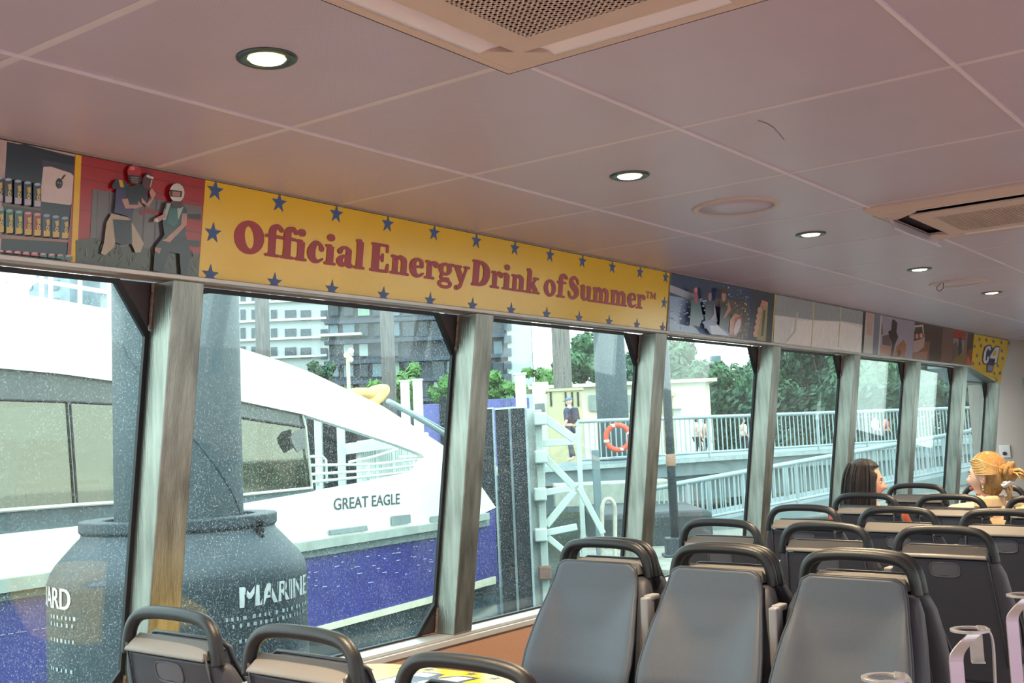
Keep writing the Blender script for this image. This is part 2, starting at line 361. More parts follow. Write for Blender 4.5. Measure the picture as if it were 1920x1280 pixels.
def cassette(x0, y0, x1, y1, lab, open_=False):
    cx, cy_ = (x0+x1)/2, (y0+y1)/2; z = HC-.028
    t = empty('air_conditioner', (cx, cy_, HC), label=lab, cat='air conditioner', group='ceiling cassette air conditioners')
    w, h = (x1-x0)/2, (y1-y0)/2
    sq = lambda a, zz: [(cx-w*a, cy_-h*a, zz), (cx+w*a, cy_-h*a, zz), (cx+w*a, cy_+h*a, zz), (cx-w*a, cy_+h*a, zz)]
    b = MB(); b.loft([sq(1.0, HC), sq(1.0, HC-.010), sq(.985, HC-.014), sq(.93, z)], cap=False); b.prism([sq(.93, z), sq(.86, z)], (0, 0, .01)); b.build('outer_frame', ACM, t, bevel=.003)
    b = MB(); b.prism([sq(.93, HC-.006)], (0, 0, .004)); b.build('slot_well', DARK, t)
    # four corner pieces
    for sx in (-1, 1):
        for s2 in (-1, 1):
            b = MB(); px, py = cx+sx*w*.865, cy_+s2*h*.865; c = .115
            b.prism([[(px, py, z-.001), (px-sx*c, py, z-.001), (px-sx*c, py-s2*.03, z-.001), (px-sx*.03, py-s2*c, z-.001), (px, py-s2*c, z-.001)]], (0, 0, .012)); b.build('corner_cover', ACM, t, bevel=.003)
    # four curved louvre flaps
    for k in range(4):
        a = k*math.pi/2; b = MB(); L = w*1.46 if k % 2 == 0 else h*1.46; pr = []
        for j in range(7):
            q = j/6; u = .855-.16*q; zz = (z+.001) - .0*q + .018*q*q
            if open_ and k == 3: u = .86-.07*q; zz = z-.045*q
            pr.append((u, zz))
        top = []
        for u, zz in pr:
            if k % 2 == 0: e0, e1 = V((cx-L/2, cy_+(1 if k == 0 else -1)*h*u, zz)), V((cx+L/2, cy_+(1 if k == 0 else -1)*h*u, zz))
            else: e0, e1 = V((cx+(1 if k == 1 else -1)*w*u, cy_-L/2, zz)), V((cx+(1 if k == 1 else -1)*w*u, cy_+L/2, zz))
            top.append((e0, e1))
        vs = [p for e in top for p in e]+[p+V((0, 0, .004)) for e in top for p in e]; n = len(top); fs = []
        for j in range(n-1):
            fs += [(2*j, 2*j+1, 2*j+3, 2*j+2), (2*n+2*j, 2*n+2*j+2, 2*n+2*j+3, 2*n+2*j+1)]
        fs += [(0, 2*n, 2*n+1, 1), (2*n-2, 2*n-1, 4*n-1, 4*n-2)]
        b.add(vs, fs); b.build('flap', ACF, t, smooth=True)
    # central intake panel with a square grid of holes
    b = MB(); b.prism([sq(.66, z-.006), sq(.47, z-.006)], (0, 0, .012)); b.build('intake_panel', ACM, t, bevel=.004)
    b = MB(); N = 26; a = .47
    for j in range(N+1):
        q = -1+2*j/N
        b.box((cx+w*a*q, cy_, z-.004), (.0065, 2*h*a, .006)); b.box((cx, cy_+h*a*q, z-.004), (2*w*a, .0065, .006))
    b.build('intake_grille', ACM, t)
    b = MB(); b.prism([sq(.48, z+.012)], (0, 0, .003)); b.build('filter', mat('filter_mesh', '4a4048', .8), t)
cassette(-1.372, 1.17, -.66, 1.885, 'air conditioner cassette above the yellow banner, cut by the top edge')
cassette(-1.352, 4.0, -.64, 4.80, 'far air conditioner cassette with one flap hanging open, right edge', True)

# ------------------------------------------------------------------ printed panels above the windows
def panel(name, ya, yb, col, lab, group='printed panels above the windows', z0=1.907, z1=HC-.007):
    b = MB(); b.hexa([WP(ya, z0, .002), WP(ya, z1, .002), WP(yb, z0, .002), WP(yb, z1, .002), WP(ya, z0, -.003), WP(ya, z1, -.003), WP(yb, z0, -.003), WP(yb, z1, -.003)])
    t = empty(name, WP((ya+yb)/2, z0), label=lab, cat='sign', group=group)
    b.build('backing', col, t)
    return t
def clipYZ(pts, ya, yb, z0=1.908, z1=HC-.008):
    return [(min(max(y, ya), yb), min(max(z, z0), z1)) for y, z in pts]
class Print:
    """flat print on a panel: coloured shapes given as seen points on the panel's own plane"""
    def __init__(s, ya, yb): s.b = MB(); s.mats = []; s.k = 0; s.ya = ya; s.yb = yb
    def shape(s, pts, hexc, f=None, rough=.17):
        m = flat(hexc, rough)
        if m not in s.mats: s.mats.append(m)
        s.b.m = s.mats.index(m); s.k += 1
        if f: pts = [f(*p) for p in pts]
        yz = []
        for p in clipYZ(pts, s.ya, s.yb):
            if not yz or (abs(p[0]-yz[-1][0])+abs(p[1]-yz[-1][1])) > 1e-5: yz.append(p)
        if len(yz) < 3: return
        P = [WP(y, z, -.0032-.00012*s.k) for y, z in yz]
        tris = tessellate_polygon([P]); s.b.add(P, [tuple(t) for t in tris])
    def oval(s, x, y, rx, ry, hexc, f, n=16, tilt=0):
        s.shape([(x+rx*math.cos(a)*math.cos(tilt)-ry*math.sin(a)*math.sin(tilt), y+rx*math.cos(a)*math.sin(tilt)+ry*math.sin(a)*math.cos(tilt)) for a in [2*math.pi*k/n for k in range(n)]], hexc, f)
    def build(s, t, name='printed_picture'): return s.b.build(name, s.mats, t)
def fz1(sc, ox, oy):
    def f(x, y):
        p = wallpt(ox+x/sc, oy+y/sc); return (p.y, p.z)
    return f
f1 = fz1(4.2675, 0, 240)
# 1 panel with cans on shelves
ya, yb = .75, 1.632
pn = panel('photo_panel', ya, yb, flat('1c2233'), 'photo panel of drink cans on shelves at the left edge')
P = Print(ya, yb)
P.shape([(-900, -200), (-900, 1200), (-5, 1050), (50, 110), (640, 240), (640, 180), (0, 60)], 'bfa9a4', f1)
P.shape([(120, 130), (600, 262), (600, 235), (190, 120)], '1c1c26', f1)
P.shape([(330, 255), (585, 300), (585, 400), (330, 310)], '3b3a4a', f1)
P.shape([(340, 312), (400, 310), (560, 362), (582, 385), (572, 612), (550, 618), (330, 590), (312, 570)], 'd5c3be', f1)
P.oval(466, 445, 29, 42, '16161a', f1); P.shape([(480, 410), (500, 380), (512, 390), (492, 415)], '2a2412', f1)
P.oval(510, 382, 9, 9, '6d5a20', f1); P.oval(458, 440, 7, 8, '8f8f8f', f1); P.oval(478, 443, 7, 8, '8f8f8f', f1); P.oval(470, 466, 8, 6, '6b6b6b', f1)
P.shape([(10, 600), (320, 645), (320, 665), (10, 625)], '6f4a3c', f1)
P.shape([(0, 855), (560, 900), (560, 918), (0, 885)], 'a8765a', f1)
P.shape([(560, 640), (590, 640), (560, 1085), (525, 1080)], '8a6a5c', f1)
def can(x, y0, y1, w, c1, c2, top):
    P.shape([(x-w, y0+14), (x-w*.7, y0), (x+w*.7, y0), (x+w, y0+14), (x+w, y1-8), (x+w*.8, y1), (x-w*.8, y1), (x-w, y1-8)], c1, f1)
    P.oval(x, y0+10, w*.85, 12, top, f1)
    h = y1-y0
    P.shape([(x-w*.75, y0+h*.72), (x+w*.9, y0+h*.74), (x+w*.8, y1-4), (x-w*.8, y1-4)], c2, f1)
    P.shape([(x-w*.2, y0+h*.25), (x+w*.75, y0+h*.22), (x+w*.75, y0+h*.46), (x+w*.1, y0+h*.5)], 'c9a93a', f1); P.oval(x+w*.25, y0+h*.62, w*.42, h*.12, 'd4b23c', f1); P.oval(x+w*.28, y0+h*.62, w*.18, h*.05, c1, f1)
for i in range(-8, 4):
    x = 48+72*i+(0 if i < 0 else 4*i); can(x, 408+13*i, 605+11*i, 31, '1f2a4a', 'b9a9b8', 'a9b3c2')
for i in range(-10, 7):
    x = 40+72.5*i; can(x, 662+10*i, 853+7*i, 31, ('8e2f3a' if 2 <= i <= 3 else '27345a' if i > 3 else '2c5a58'), 'd0aa35', ('d98a98' if 2 <= i <= 3 else '8fa0b0' if i > 3 else '7fb0a0'))
for i in range(-10, 8):
    x = 20+68*i; c = 'b5454f' if i < 4 else '3f6e62'; P.shape([(x-30, 1060), (x-30, 1005+5*i), (x-15, 992+5*i), (x+15, 992+5*i), (x+30, 1005+5*i), (x+30, 1090), (x-30, 1090)], c, f1); P.oval(x, 1000+5*i, 24, 9, 'c9a0a6', f1)
P.build(pn)
# 2 panel with two people playing football
ya, yb = 1.632, 2.040
pn = panel('photo_panel', ya, yb, flat('a51b22'), 'photo panel of two helmeted players with a football on red')
P = Print(ya, yb)
P.shape([(600, 195), (648, 205), (610, 1090), (560, 1080)], 'e5b90d', f1)
for yy in (330, 440, 690): P.shape([(640, yy-40), (1600, yy+150), (1600, yy+157), (640, yy-34)], '7d1720', f1)
P.shape([(735, 490), (1310, 580), (1300, 1250), (690, 1250)], '6d686a', f1)
for k in range(6): P.shape([(770+95*k, 500+14*k), (778+95*k, 500+14*k), (760+92*k, 1150), (752+92*k, 1150)], '544f52', f1)
P.shape([(1430, 605), (1605, 630), (1600, 735), (1430, 700)], '6c6064', f1); P.shape([(1430, 690), (1600, 690), (1600, 735), (1430, 720)], '2e2328', f1); P.shape([(1430, 890), (1590, 905), (1590, 955), (1430, 935)], '2e2328', f1)
ringp = [(1180+180*math.cos(a), 850+200*math.sin(a)) for a in [-2+4*k/20 for k in range(21)]]
P.shape([(1000+x*.25*0+(x-1000), y) for x, y in ringp]+[((x-1180)*.82+1180, (y-850)*.82+850) for x, y in reversed(ringp)], '8c1d26', f1)
P.shape([(600, 900), (760, 880), (900, 960), (1100, 950), (1300, 990), (1590, 1010), (1580, 1200), (600, 1090)], '4a4d44', f1)
random.seed(3)
for k in range(60):
    x = random.uniform(620, 1570); y = 905+(x-620)*.09+random.uniform(0, 190); d = random.uniform(-60, 60)
    P.shape([(x, y), (x+6, y), (x+d+3, y-random.uniform(30, 90))], random.choice(['6f705f', '585c4e', '8a8a78', '35382f']), f1)
# first player
P.shape([(870, 690), (1000, 720), (1040, 770), (1130, 930), (1100, 1000), (1060, 1000), (1030, 930), (960, 830), (920, 830), (890, 960), (820, 1020), (785, 1010), (810, 920), (830, 760)], 'b3a08a', f1)
P.shape([(880, 735), (1030, 745), (1035, 930), (960, 940), (900, 920)], '2a2f3a', f1)
P.shape([(905, 500), (960, 470), (1100, 480), (1160, 540), (1150, 600), (1060, 620), (1030, 720), (890, 680), (900, 600)], '3f3566', f1)
P.shape([(870, 470), (905, 415), (975, 430), (1010, 470), (990, 500), (880, 490)], '27303c', f1); P.shape([(925, 420), (955, 425), (970, 480), (940, 480)], 'd8a437', f1)
P.shape([(980, 480), (1120, 450), (1165, 500), (1130, 600), (1020, 610), (985, 560)], '20242e', f1)
P.shape([(950, 575), (1000, 570), (1010, 620), (1080, 620), (1085, 590), (1120, 630), (1060, 650), (980, 650)], 'b98e80', f1)
P.shape([(1110, 560), (1150, 610), (1190, 570), (1170, 520), (1190, 485), (1225, 530), (1205, 570), (1165, 640), (1110, 600)], 'b98e80', f1)
P.oval(1050, 355, 56, 55, 'b3303a', f1); P.oval(1035, 330, 22, 16, 'd98088', f1); P.shape([(995, 380), (1105, 390), (1110, 430), (1080, 455), (1010, 430)], '22242c', f1); P.shape([(1020, 395), (1085, 400), (1080, 460), (1030, 450)], '8a6a62', f1)
for k in range(3): P.shape([(1005, 405+18*k), (1100, 412+18*k), (1100, 418+18*k), (1005, 411+18*k)], '1c1d24', f1)
P.oval(1157, 430, 42, 68, '5a3038', f1, tilt=.3); P.shape([(1150, 380), (1205, 400), (1200, 418), (1145, 398)], 'd8ccc6', f1); P.shape([(1185, 420), (1195, 425), (1180, 480), (1172, 478)], 'c9b8b2', f1)
# second player
P.shape([(1215, 960), (1290, 860), (1460, 860), (1500, 1000), (1470, 1180), (1420, 1190), (1410, 1010), (1330, 1000), (1270, 1190), (1200, 1150)], '23252c', f1)
P.shape([(1215, 960), (1265, 965), (1250, 1010), (1212, 990)], 'a8776a', f1)
P.shape([(1300, 600), (1420, 600), (1470, 660), (1450, 880), (1290, 870), (1275, 760)], '27464a', f1)
P.shape([(1310, 610), (1340, 610), (1300, 740), (1275, 745)], 'a9b7b4', f1); P.shape([(1400, 620), (1440, 640), (1400, 740), (1380, 720)], 'a9b7b4', f1)
P.shape([(1330, 650), (1390, 650), (1400, 760), (1360, 800), (1310, 760)], '3a6a68', f1)
P.shape([(1290, 640), (1275, 700), (1205, 730), (1200, 760), (1240, 760), (1300, 720)], 'b1867a', f1)
P.shape([(1430, 690), (1470, 690), (1465, 780), (1330, 920), (1265, 905), (1300, 890), (1420, 780)], 'b98b7c', f1)
P.oval(1388, 525, 60, 76, 'd6d3cc', f1); P.shape([(1330, 500), (1430, 512), (1425, 560), (1335, 555)], '2a2528', f1); P.shape([(1350, 512), (1415, 520), (1412, 555), (1352, 550)], 'b07a70', f1)
P.shape([(1340, 590), (1430, 595), (1425, 650), (1350, 640)], '4a3438', f1)
P.oval(1225, 745, 14, 14, 'c9c9cc', f1)
P.build(pn)
# 3 yellow banner with lettering and stars
ya, yb = 2.041, 4.772
pn = panel('banner', ya, yb, YEL, 'long yellow banner with red lettering and blue stars')
def star(y, z, r=.031, name='star', m=BLUE, par=None, zmin=1.908, off=-.0042):
    pts = []
    for k in range(10):
        a = math.pi/2 + math.pi*k/5; rr = r if k % 2 == 0 else r*.40
        pts.append((y-rr*math.cos(a), max(zmin, z+rr*math.sin(a))))
    b = MB(); b.prism([[WP(yy, zz, off) for yy, zz in pts]], WN*-.0008); return b.build(name, m, par)
for k in range(12):
    y = 2.077+.2410*k; star(y, 2.156, par=pn); star(y+.004, 1.917, par=pn)
star(2.080, 2.036, par=pn); star(4.731, 2.036, par=pn)
GL = {
 'O': (.86, [('r', .42, .45, .42, .47, .125, .31, .16)]),
 'o': (.62, [('r', .30, .31, .30, .335, .085, .21, .14)]),
 'f': (.44, [('s', [(.21, .07), (.21, .66)], [.22, .22]), ('s', [(.20, .6), (.22, .80), (.35, .885), (.45, .80)], [.22, .2, .13, .15]), ('s', [(.04, .585), (.42, .585)], [.1, .1]), ('s', [(.05, .045), (.39, .045)], [.09, .09])]),
 'i': (.38, [('s', [(.19, .07), (.19, .56)], [.22, .22]), ('s', [(.05, .045), (.34, .045)], [.09, .09]), ('s', [(.07, .57), (.19, .57)], [.1, .1]), ('s', [(.165, .82), (.20, .82)], [.22, .22])]),
 'l': (.38, [('s', [(.19, .07), (.19, .85)], [.22, .22]), ('s', [(.05, .045), (.34, .045)], [.09, .09]), ('s', [(.08, .86), (.19, .87)], [.11, .11])]),
 'c': (.54, [('s', [(.45, .44), (.40, .55), (.24, .58), (.13, .32), (.2, .11), (.34, .06), (.49, .14)], [.17, .11, .15, .25, .2, .11, .07])]),
 'e': (.57, [('s', [(.14, .33), (.47, .37)], [.09, .09]), ('s', [(.46, .37), (.43, .53), (.29, .59), (.16, .5), (.13, .31), (.21, .11), (.36, .055), (.52, .15)], [.12, .14, .1, .18, .25, .2, .11, .07])]),
 'a': (.60, [('s', [(.42, .5), (.42, .12), (.54, .06)], [.2, .22, .11]), ('s', [(.42, .47), (.34, .58), (.2, .57), (.12, .46)], [.2, .11, .11, .17]), ('s', [(.40, .34), (.22, .31), (.13, .18), (.2, .07), (.38, .13)], [.09, .12, .21, .15, .1])]),
 'n': (.66, [('s', [(.17, .07), (.17, .55)], [.2, .2]), ('s', [(.05, .57), (.17, .57)], [.1, .1]), ('s', [(.2, .47), (.32, .57), (.46, .49)], [.08, .14, .2]), ('s', [(.475, .49), (.475, .07)], [.2, .2]), ('s', [(.03, .045), (.29, .045)], [.09, .09]), ('s', [(.36, .045), (.62, .045)], [.09, .09])]),
 'u': (.66, [('s', [(.16, .56), (.16, .2), (.25, .08), (.37, .09), (.46, .2)], [.2, .2, .15, .09, .1]), ('s', [(.47, .56), (.47, .08)], [.2, .2]), ('s', [(.04, .575), (.2, .575)], [.09, .09]), ('s', [(.36, .575), (.5, .575)], [.09, .09]), ('s', [(.47, .045), (.61, .045)], [.09, .09])]),
 'r': (.50, [('s', [(.17, .07), (.17, .55)], [.2, .2]), ('s', [(.05, .57), (.17, .57)], [.1, .1]), ('s', [(.2, .46), (.31, .56), (.42, .5)], [.08, .13, .21]), ('s', [(.03, .045), (.33, .045)], [.09, .09])]),
 'g': (.60, [('r', .27, .41, .25, .22, .08, .13, 0), ('s', [(.42, .56), (.55, .57)], [.11, .12]), ('s', [(.16, .22), (.11, .13), (.2, .08), (.4, .08)], [.1, .1, .11, .13]), ('r', .29, -.08, .28, .17, .15, .055, 0)]),
 'y': (.62, [('s', [(.13, .56), (.34, .10)], [.21, .2]), ('s', [(.51, .56), (.38, .16), (.28, -.09), (.14, -.16)], [.1, .1, .13, .17]), ('s', [(.02, .575), (.28, .575)], [.09, .09]), ('s', [(.42, .575), (.61, .575)], [.09, .09])]),
 'E': (.72, [('s', [(.22, .07), (.22, .85)], [.26, .26]), ('s', [(.09, .86), (.58, .86)], [.1, .1]), ('s', [(.59, .85), (.59, .68)], [.11, .1]), ('s', [(.2, .46), (.43, .46)], [.12, .12]), ('s', [(.44, .37), (.44, .56)], [.1, .1]), ('s', [(.08, .045), (.6, .045)], [.1, .1]), ('s', [(.61, .06), (.63, .25)], [.12, .1])]),
 'D': (.84, [('s', [(.22, .07), (.22, .84)], [.26, .26]), ('s', [(.08, .86), (.3, .86)], [.1, .1]), ('s', [(.08, .045), (.3, .045)], [.1, .1]), ('s', [(.2, .85), (.45, .82), (.62, .66), (.655, .44), (.58, .2), (.42, .07), (.2, .045)], [.1, .14, .24, .28, .24, .14, .1])]),
 'k': (.66, [('s', [(.17, .07), (.17, .85)], [.2, .2]), ('s', [(.06, .86), (.17, .87)], [.11, .11]), ('s', [(.26, .28), (.46, .55)], [.1, .1]), ('s', [(.37, .575), (.57, .575)], [.09, .09]), ('s', [(.3, .36), (.52, .07)], [.2, .2]), ('s', [(.03, .045), (.3, .045)], [.09, .09]), ('s', [(.4, .045), (.64, .045)], [.09, .09])]),
 'S': (.66, [('s', [(.53, .64), (.47, .79), (.31, .86), (.18, .72), (.27, .54), (.43, .40), (.50, .24), (.35, .06), (.19, .09), (.09, .27)], [.1, .12, .14, .2, .27, .28, .22, .13, .13, .1])]),
 'T': (.66, [('s', [(.33, .05), (.33, .85)], [.15, .15]), ('s', [(.06, .85), (.6, .85)], [.09, .09]), ('s', [(.06, .85), (.06, .68)], [.09, .07]), ('s', [(.6, .85), (.6, .68)], [.09, .07]), ('s', [(.2, .04), (.46, .04)], [.08, .08])]),
 'M': (.9, [('s', [(.12, .05), (.16, .85)], [.09, .09]), ('s', [(.16, .85), (.44, .15)], [.17, .15]), ('s', [(.44, .15), (.72, .85)], [.08, .08]), ('s', [(.74, .85), (.76, .05)], [.16, .16]), ('s', [(.02, .04), (.24, .04)], [.08, .08]), ('s', [(.64, .04), (.88, .04)], [.08, .08])]),
 'm': (.98, [('s', [(.17, .07), (.17, .55)], [.2, .2]), ('s', [(.05, .57), (.17, .57)], [.1, .1]), ('s', [(.2, .47), (.31, .57), (.44, .49)], [.08, .14, .2]), ('s', [(.475, .49), (.475, .07)], [.2, .2]), ('s', [(.52, .47), (.63, .57), (.76, .49)], [.08, .14, .2]), ('s', [(.79, .49), (.79, .07)], [.2, .2]), ('s', [(.03, .045), (.29, .045)], [.09, .09]), ('s', [(.37, .045), (.58, .045)], [.09, .09]), ('s', [(.67, .045), (.93, .045)], [.09, .09])]),
}
def word(b, txt, y0, y1, z0, em, thick=1., track=0.):
    tot = sum(GL[c][0] for c in txt)+track*(len(txt)-1); sx = (y1-y0)/tot; x = 0; k = 0
    def put(loops):
        nonlocal k; k += 1
        b.prism([[WP(y0+p[0]*sx, z0+p[1]*em, -.0042-.00003*(k % 61)) for p in l] for l in loops], WN*-.0008)
    for c in txt:
        for g in GL[c][1]:
            if g[0] == 'r':
                _, cx, cy_, RXX, RYY, rx, ry, tl = g; n = 32
                o_ = [(x+cx+RXX*math.cos(2*math.pi*i/n), cy_+RYY*math.sin(2*math.pi*i/n)) for i in range(n)]
                h = []
                for i in range(n):
                    u, v = rx*math.cos(2*math.pi*i/n), ry*math.sin(2*math.pi*i/n)
                    h.append((x+cx+u*math.cos(tl)-v*math.sin(tl), cy_+u*math.sin(tl)+v*math.cos(tl)))
                put([o_, h])
            else:
                pts, ws = g[1], g[2]
                if len(pts) > 2:
                    q = catmull([V((p[0], p[1], w_)) for p, w_ in zip(pts, ws)], 6)
                else: q = [V((p[0], p[1], w_)) for p, w_ in zip(pts, ws)]
                L, R_ = [], []
                for i, p in enumerate(q):
                    d = q[min(i+1, len(q)-1)]-q[max(i-1, 0)]; d.z = 0; d.normalize(); nn = V((-d.y, d.x, 0)); L.append((x+p.x+nn.x*p.z/2*thick, p.y+nn.y*p.z/2*thick)); R_.append((x+p.x-nn.x*p.z/2*thick, p.y-nn.y*p.z/2*thick))
                for i in range(len(q)-1):
                    put([[L[i], L[i+1], R_[i+1], R_[i]]])
                for p in (q if len(q) > 2 else q):
                    rr = min(p.z/2*thick, .075) if len(q) == 2 and p.z > .15 and (q[0]-q[1]).length > .06 else p.z/2*thick
                    if len(q) == 2 and p.z > .15 and (q[0]-q[1]).length > .06:
                        continue
                    put([[(x+p.x+rr*math.cos(2*math.pi*i/12), p.y+rr*math.sin(2*math.pi*i/12)) for i in range(12)]])
        x += GL[c][0]+track
b = MB()
word(b, 'Official', 2.156, 2.703, 1.992, .105); word(b, 'Energy', 2.722, 3.252, 1.992, .105); word(b, 'Drink', 3.262, 3.705, 1.992, .105)
word(b, 'of', 3.735, 3.890, 1.992, .105); word(b, 'Summer', 3.903, 4.548, 1.992, .105); word(b, 'TM', 4.552, 4.648, 2.045, .036, .9)
b.build('lettering', RED, pn)
b = MB(); b.hexa([WP(4.766, 1.907, -.002), WP(4.766, HC-.007, -.002), WP(4.776, 1.907, -.002), WP(4.776, HC-.007, -.002), WP(4.766, 1.907, -.0045), WP(4.766, HC-.007, -.0045), WP(4.776, 1.907, -.0045), WP(4.776, HC-.007, -.0045)])
b.build('edge_strip', mat('gold_edge', '7d5a10', .4), pn)
# 4 water photo
f4 = fz1(4.3636, 1220, 490)
ya, yb = 4.776, 5.700
pn = panel('photo_panel', ya, yb, flat('33466c'), 'photo panel of three people splashing on water')
P = Print(ya, yb)
P.shape([(150, 280), (380, 320), (420, 470), (640, 640), (150, 580)], '8ba6cc', f4); P.shape([(150, 190), (380, 280), (360, 330), (150, 250)], 'aeb8c6', f4)
P.shape([(520, 300), (800, 330), (790, 640), (600, 640), (560, 480)], '5d5048', f4)
random.seed(5)
for k in range(170):
    x = random.uniform(560, 800); y = 215+(x-560)*.2+random.uniform(-20, 400); r = random.uniform(2, 6); P.oval(x, y, r, r, random.choice(['b9b3ae', '8d867f', 'd8d4cf', '443a34']), f4, 5)
for k in range(70):
    x = random.uniform(160, 420); y = 330+random.uniform(-20, 230); r = random.uniform(2, 7); P.oval(x, y, r*1.6, r, random.choice(['a9bccf', '8aa3c0', 'c5d2de']), f4, 6)
for (x, y, c) in ((320, 300, '2f5a6a'), (440, 330, '22304a'), (560, 360, '20263a')): P.shape([(x-35, y+20), (x+30, y+10), (x+60, y+160), (x+30, y+240), (x-50, y+220)], c, f4)
P.shape([(300, 230), (325, 225), (340, 300), (330, 360), (308, 330)], 'b04a62', f4); P.oval(322, 240, 12, 22, 'cf8a90', f4)
P.oval(437, 290, 14, 40, 'a07a82', f4); P.oval(433, 245, 16, 18, '3a2a30', f4); P.oval(550, 290, 17, 45, 'c08a70', f4); P.oval(555, 245, 26, 22, '4a3226', f4)
P.shape([(590, 320), (610, 400), (560, 470), (545, 465), (575, 400)], 'b57c62', f4); P.shape([(470, 330), (485, 420), (480, 500), (440, 480), (465, 440)], '9a8fa0', f4)
P.shape([(370, 500), (440, 480), (640, 620), (600, 640), (440, 600)], '5c6fa8', f4); P.shape([(430, 530), (500, 530), (590, 610), (450, 600)], 'b9c2d6', f4)
P.oval(645, 530, 48, 95, '9c3544', f4, tilt=.3); P.oval(660, 540, 22, 70, 'c9c0c4', f4, tilt=.3); P.shape([(600, 480), (640, 430), (690, 450), (640, 470), (615, 610), (600, 600)], 'c58a68', f4)
P.build(pn)
# 5 hand with can, mist; window reflection painted into the pale part
f5 = f4
ya, yb = 5.700, 7.470
pn = panel('photo_panel', ya, yb, flat('66747f'), 'misty grey photo panel with a hand holding a can, blank with painted sheen at right')
P = Print(ya, yb)
P.shape([(800, 210), (1020, 256), (990, 665), (785, 640)], '3a4450', f5)
P.shape([(820, 213), (812, 213), (785, 645), (797, 648)], 'd8b02a', f5); P.shape([(1012, 255), (1021, 257), (993, 668), (983, 666)], 'd8c060', f5)
P.shape([(1020, 270), (1760, 410), (1730, 750), (1000, 665)], 'a4aeb3', f5)
P.shape([(1010, 440), (1330, 480), (1560, 490), (1740, 520), (1730, 750), (1000, 665)], 'e2e6e6', f5)
P.shape([(1180, 480), (1560, 500), (1720, 540), (1715, 745), (1100, 675)], 'f4f5f4', f5)
for x0, x1 in ((1330, 1303), (1548, 1525)): P.shape([(x0, 322+(x0-1330)*.2), (x0+9, 324+(x0-1330)*.2), (x1+8, 700), (x1, 700)], 'd2cba0', f5)
P.shape([(1190, 420), (1202, 412), (1180, 580), (1110, 660), (1100, 650), (1160, 570)], 'cfcfc8', f5)
P.shape([(905, 315), (955, 335), (935, 655), (860, 640), (880, 400)], 'a39a6a', f5); P.shape([(905, 315), (955, 335), (945, 375), (890, 360)], 'c98f86', f5); P.shape([(915, 400), (935, 400), (915, 610), (895, 610)], '5d5a40', f5)
for k in range(5): P.oval(886-9*k, 400+48*k, 20, 28, 'd0a58e', f5)
P.shape([(1735, 410), (1762, 415), (1740, 765), (1718, 760)], '2a2a2e', f5)
P.build(pn)
# 6.. far panels
f6 = fz1(6.0, 1600, 560)
specs = [(7.478, 8.36, 'b9bcc4', 'pale photo panel with one upright bar of pink and grey'), (8.36, 9.56, 'a89cae', 'photo panel of a person jumping beside a wall of rock'),
         (9.56, 10.12, '7a6048', 'narrow photo panel with dark and fiery strips beside the yellow corner panel')]
ya, yb = 7.478, 7.80
pn = panel('photo_panel', ya, yb, flat('c9cbc6'), 'narrow pale photo strip with a pink smear')
P = Print(ya, yb); P.shape([(150, 150), (225, 165), (200, 420), (140, 400)], 'c9a9a6', f6); P.shape([(230, 170), (300, 180), (270, 640), (210, 630)], '7c8296', f6); P.build(pn)
ya, yb = 7.80, 8.53
pn = panel('photo_panel', ya, yb, flat('aaa2b6'), 'photo panel of a dark figure leaping against pale sky')
P = Print(ya, yb); P.shape([(297, 180), (308, 182), (280, 645), (265, 643)], 'd8a82a', f6); P.shape([(270, 530), (420, 525), (480, 600), (560, 600), (560, 680), (270, 650)], 'b58a78', f6)
P.shape([(320, 420), (400, 400), (420, 530), (320, 520)], '6d5a5e', f6); P.shape([(300, 270), (320, 280), (330, 400), (305, 400)], '7d6a70', f6); P.shape([(385, 370), (420, 350), (430, 240), (450, 230), (490, 270), (480, 380), (500, 430), (460, 520), (440, 660), (410, 640), (430, 520)], '33262c', f6)
P.shape([(480, 540), (560, 460), (590, 520), (570, 660), (460, 650)], 'a5683c', f6); P.shape([(500, 560), (530, 600), (520, 650), (490, 640)], '4a3226', f6); P.build(pn)
ya, yb = 8.53, 9.25
pn = panel('photo_panel', ya, yb, flat('4a3a34'), 'photo panel of people piled on a white off-road car')
P = Print(ya, yb); P.shape([(600, 238), (612, 240), (580, 670), (563, 668)], 'd8a82a', f6); P.shape([(600, 480), (860, 480), (840, 700), (580, 680)], '8c5c44', f6); P.shape([(620, 470), (800, 440), (790, 540), (720, 600), (610, 600)], 'bfa6a0', f6)
P.shape([(650, 360), (680, 300), (780, 290), (795, 450), (780, 450), (770, 312), (690, 320), (665, 370)], 'd8c8c2', f6)
for k in range(7): P.oval(640+24*k, 390+((k*37) % 40), 16, 30, ['b5745a', 'c98a78', '8a5a50', 'c9a08c', 'a04a44', 'd0b0a0', '9c6a5a'][k], f6)
P.shape([(620, 610), (830, 590), (820, 690), (600, 680)], 'a87a64', f6); P.build(pn)
ya, yb = 9.25, 9.56
pn = panel('photo_panel', ya, yb, flat('7c5c50'), 'very narrow photo panel of a seated figure between yellow strips')
P = Print(ya, yb); P.shape([(864, 288), (878, 291), (850, 700), (830, 700)], 'd8b02a', f6); P.shape([(880, 300), (970, 315), (968, 390), (880, 390)], '30262a', f6); P.shape([(890, 400), (940, 400), (950, 560), (900, 580)], 'c09a8a', f6); P.shape([(905, 570), (955, 560), (945, 650), (900, 640)], 'a84444', f6); P.build(pn)
ya, yb = 9.56, 9.98
pn = panel('photo_panel', ya, yb, flat('8d7440'), 'photo panel of a grey figure on yellow grass under a red roof')
